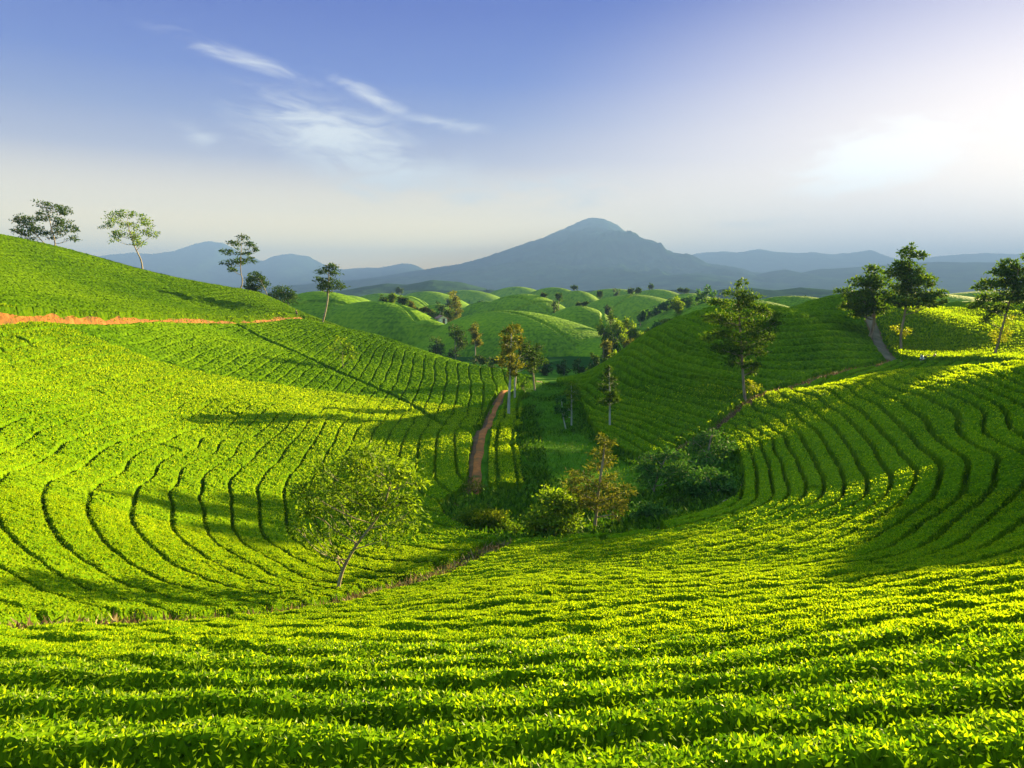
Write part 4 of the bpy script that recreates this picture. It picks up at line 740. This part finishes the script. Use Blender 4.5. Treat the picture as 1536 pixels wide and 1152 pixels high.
# dry twigs and bare stems where the hedges are cut away along the ditches
def along(line,n,w,seed):
    g=np.random.default_rng(seed); l=np.array(line); s_=np.r_[0,np.cumsum(np.hypot(*np.diff(l,axis=0).T))]; q=g.random(n)*s_[-1]
    return np.interp(q,s_,l[:,0])+g.normal(size=n)*w,np.interp(q,s_,l[:,1])+g.normal(size=n)*w
x,y=along(D1[:int(len(D1)*.86)],6500,.33,7); cards('dry_twigs',x,y,H(x,y)+.4*g.random(len(x)),.30,'litter',.5,.16,label='brown dry twigs and bare stems along the near ditch',cat='dry brush',seed=8,lean=.8)
x,y=along(D3,3000,.38,9); cards('dry_twigs',x,y,H(x,y)+.2*g.random(len(x)),.32,'litter',.3,.2,label='dry brush lining the ditch below the shaded hill',cat='dry brush',seed=10,lean=.9)
s_=road_sd(*along(ROAD,10,.1,1)) if False else None
x,y=along(ROAD,5200,.9,12); k=np.array(road_sd(x,y)); y=y[k<-.35]; x=x[k<-.35]; cards('grass',x,y,H(x,y)+.05,.32,'weed',.9,.2,label='thin grass growing on the lower edge of the orange road',cat='grass',seed=13)

def person_mesh(joints,edges,rad):
    pass
M['cloth_dark']=plain('dark_cloth',(.03,.02,.025),.9); M['cloth_white']=plain('white_cloth',(.75,.74,.68),.85); M['skin']=plain('skin',(.35,.2,.13),.6); M['hat']=plain('straw',(.5,.42,.24),.8)
M['black']=plain('black_rubber',(.015,.015,.015),.7); M['chrome']=plain('chrome',(.6,.6,.6),.25,.9); M['red']=plain('dark_red_paint',(.2,.02,.02),.35); M['blackpaint']=plain('black_paint',(.02,.02,.022),.3); M['cream']=plain('cream_fairing',(.7,.68,.58),.4); M['glassy']=plain('lamp_glass',(.8,.82,.85),.1)
M['wall']=plain('lime_wash',(.78,.76,.7),.9); M['rooft']=rough_mat('old_roof_tile',[(.3,(.13,.07,.06)),(.6,(.24,.13,.12)),(.8,(.3,.2,.18))],scale=2.,bump=.03,bscale=10); M['wood']=plain('dark_wood',(.07,.045,.03),.7)
def skin_body(name,verts,edges,rad,mat,parent):
    me=bpy.data.meshes.new(name); me.from_pydata(verts,edges,[]); o=add(name,me,parent)
    sk=o.modifiers.new('skin','SKIN'); 
    for v,r in zip(me.skin_vertices[0].data,rad): v.radius=(r,r)
    me.skin_vertices[0].data[0].use_root=True
    ss=o.modifiers.new('sub','SUBSURF'); ss.levels=ss.render_levels=1; me.materials.append(mat); return o
def person(label,x,y,face,bend):
    z=z1(x,y)+.07; r=empty('person',(x,y,z)); r.rotation_euler=(0,0,face); tag(r,label,'person')
    b=bend; hip=(0,0,.9); ch=(.28*b,0,.9+.42*(1-.25*b)); nk=(.38*b,0,.9+.56*(1-.3*b)); hd=(.46*b,0,.9+.72*(1-.3*b))
    v=[hip,ch,nk,hd,(.02,.11,.86),(.1,.12,.47),(0,.13,.06),(.15,.14,.02),(-.02,-.11,.86),(-.08,-.12,.48),(-.2,-.13,.08),(-.06,-.14,.03),
       (ch[0],.2,ch[2]+.06),(ch[0]+.1+.1*b,.25,ch[2]-.22),(ch[0]+.28,.22,ch[2]-.42),(ch[0],-.2,ch[2]+.06),(ch[0]+.08+.1*b,-.25,ch[2]-.22),(ch[0]+.24,-.22,ch[2]-.42)]
    e=[(0,1),(1,2),(2,3),(0,4),(4,5),(5,6),(6,7),(0,8),(8,9),(9,10),(10,11),(1,12),(12,13),(13,14),(1,15),(15,16),(16,17)]
    rd=[.15,.16,.06,.105,.1,.07,.045,.04,.1,.07,.045,.04,.07,.05,.035,.07,.05,.035]
    skin_body('body',v,e,rd,M['skin'],r)
    skin_body('shirt',[hip,ch,v[12],v[13],v[15],v[16]],[(0,1),(1,2),(2,3),(1,4),(4,5)],[.175,.185,.09,.065,.09,.065],M['cloth_dark'],r)
    skin_body('trousers',[(0,0,.92),v[4],v[5],(0,.13,.16),v[8],v[9],(-.18,-.13,.18)],[(0,1),(1,2),(2,3),(0,4),(4,5),(5,6)],[.16,.12,.09,.07,.12,.09,.07],M['cloth_dark'],r)
    V,F=ball((hd[0],0,hd[2]+.05),(.125,.12,.1)); add('hair',mesh('hair',V,F,[M['black']],smooth=True),r)
    return r
px_,py_=-46.9,146
person('person in dark clothes walking along the orange road at the hill corner',px_,py_,R(200),.35)
V,F=ball((0,0,.26),(.34,.27,.3),12,8); V[:,:2]*=(1-.35*np.clip(V[:,2:]-.3,0,1)); sk=add('sack',mesh('sack',V,F,[M['cloth_white']],smooth=True),loc=(-48.1,145.2,z1(-48.1,145.2)+.05)); tag(sk,'small pale sack set down on the road beside the walking person','sack')
def torus(c,R_,r_,nu=20,nv=8):
    a=np.arange(nu)*2*math.pi/nu; b=np.arange(nv)*2*math.pi/nv; A_,B_=np.meshgrid(a,b,indexing='ij')
    V=np.stack([(R_+r_*np.cos(B_))*np.cos(A_),r_*np.sin(B_),(R_+r_*np.cos(B_))*np.sin(A_)],-1).reshape(-1,3)+np.array(c)
    i=np.arange(nu)[:,None]*nv; j=np.arange(nv)[None]; i2=((np.arange(nu)+1)%nu)[:,None]*nv
    return V,[np.stack([i+j,i+(j+1)%nv,i2+(j+1)%nv,i2+j],-1).reshape(-1,4)]
def motorbike(label,x,y,rz,paint,fair):
    z=z1(x,y)+.09; r=empty('motorbike',(x,y,z)); r.rotation_euler=(R(6),0,rz); tag(r,label,'motorbike','motorbikes parked on the grey path')
    def pt(name,parts,mat,parent=r,smooth=True):
        V,F=join(parts); return add(name,mesh(name,V,F,[M[mat]],smooth=smooth),parent)
    for wx in(-.6,.62):
        w=pt('wheel',[tube([(wx,-.03,.29),(wx,.03,.29)],[.05,.05],8)]+[tube([(wx,0,.29),(wx+.24*math.cos(a),0,.29+.24*math.sin(a))],[.008,.008],4) for a in np.arange(8)*math.pi/4],'chrome')
        pt('tyre',[torus((wx,0,.29),.25,.045)],'black',w)
    pt('frame',[tube([(-.6,.07,.29),(-.25,.08,.4),(.15,.06,.42),(.42,.03,.75)],[.03,.05,.05,.035],6),tube([(-.6,-.07,.29),(-.25,-.08,.4),(.15,-.06,.42),(.42,-.03,.75)],[.03,.05,.05,.035],6),box(-.02,0,.38,.36,.2,.22),tube([(.62,.07,.29),(.46,.05,.72),(.4,.04,.9)],[.025]*3,6),tube([(.62,-.07,.29),(.46,-.05,.72),(.4,-.04,.9)],[.025]*3,6),tube([(-.1,-.12,.3),(-.5,-.14,.3),(-.85,-.14,.36)],[.03,.045,.05],8)],'chrome')
    pt('body_panel',[ball((-.45,0,.6),(.42,.12,.13)),ball((.3,0,.6),(.16,.15,.3)),ball((.5,0,.9),(.13,.14,.14))],paint)
    pt('leg_shield',[ball((.36,.0,.58),(.07,.24,.3))],fair)
    pt('seat',[ball((-.32,0,.76),(.44,.13,.07))],'black')
    pt('front_mudguard',[ball((.62,0,.52),(.24,.06,.09))],fair)
    pt('handlebar',[tube([(.3,.36,1.03),(.4,.15,1.0),(.42,0,.96),(.4,-.15,1.0),(.3,-.36,1.03)],[.02]*5,6)],'black')
    pt('headlight',[ball((.6,0,.93),(.06,.09,.08))],'glassy')
    for q in(-1,1): pt('mirror',[tube([(.36,.2*q,1.0),(.34,.3*q,1.2)],[.01,.01],4),ball((.33,.32*q,1.22),(.02,.06,.045))],'black')
    return r
motorbike('black motorbike with pale leg shield on the grey path, nearest the path bend',56.9,91.5,R(200),'blackpaint','glassy')
motorbike('cream and dark motorbike standing across the grey path beside the black one',58.3,92.2,R(-60),'red','cream')
def house(label,x,y,rz,w,d,h,wallm='wall'):
    z=surf(x,y); r=empty('house',(x,y,z)); r.rotation_euler=(0,0,rz); tag(r,label,'house')
    V,F=box(0,0,h/2-.3,w,d,h+.6); gab=np.array([[-w/2,-d/2,h],[w/2,-d/2,h],[0,-d/2,h+w*.28],[-w/2,d/2,h],[w/2,d/2,h],[0,d/2,h+w*.28]])
    V,F=join([(V,F),(gab,[np.array([[0,1,2],[4,3,5]])])]); add('wall',mesh('wall',V,F,[M[wallm]]),r)
    e=.5; zr=h+w*.28; sl=.28*2
    parts=[]
    for q in(-1,1):
        a=np.array([[0,-d/2-e,zr+.12],[0,d/2+e,zr+.12],[q*(w/2+e),d/2+e,h-e*sl+.12],[q*(w/2+e),-d/2-e,h-e*sl+.12]]); b=a-np.array([0,0,.12]); parts.append((np.vstack([a,b]),[np.array([[0,1,2,3],[7,6,5,4],[0,3,7,4],[1,5,6,2],[3,2,6,7],[0,4,5,1]])]))
    V,F=join(parts); add('roof',mesh('roof',V,F,[M['rooft']]),r)
    V,F=box(.1*w,-d/2-.03,1.,.95,.08,2.); add('door',mesh('door',V,F,[M['wood']]),r)
    for q in(-.3,.36):
        V,F=box(q*w,-d/2-.03,1.5,.9,.07,1.); wn=add('window',mesh('window',V,F,[M['wood']]),r)
        V,F=box(q*w,-d/2-.075,1.5,.74,.02,.84); add('pane',mesh('pane',V,F,[M['glassy']]),wn)
hx,hy,_=img(662,478,250); house('small white house glimpsed among the grove left of the big mound',hx,hy,R(20),3.4,4.5,2.1)
hx,hy,_=img(962,519,165); house('low house with dull pink-brown roof behind the shoulder of the shaded hill',hx,hy,R(-70),6,9,2.4)

# ------------------------------------------------------------------ the air
hz_me=bpy.data.meshes.new('haze'); V,F=box(-50,6000,300,20000,13000,720); 
hz=add('haze',mesh('haze',V,F)); tag(hz,kind='stuff')
hm=bpy.data.materials.new('haze'); hm.use_nodes=True; nt=hm.node_tree; nt.nodes.clear(); o_=nt.nodes.new('ShaderNodeOutputMaterial'); pv=nt.nodes.new('ShaderNodeVolumePrincipled')
pv.inputs['Color'].default_value=(.098,.178,.44,1); pv.inputs['Density'].default_value=.00021; pv.inputs['Anisotropy'].default_value=0.
nt.links.new(pv.outputs[0],o_.inputs['Volume']); hz.data.materials.append(hm)
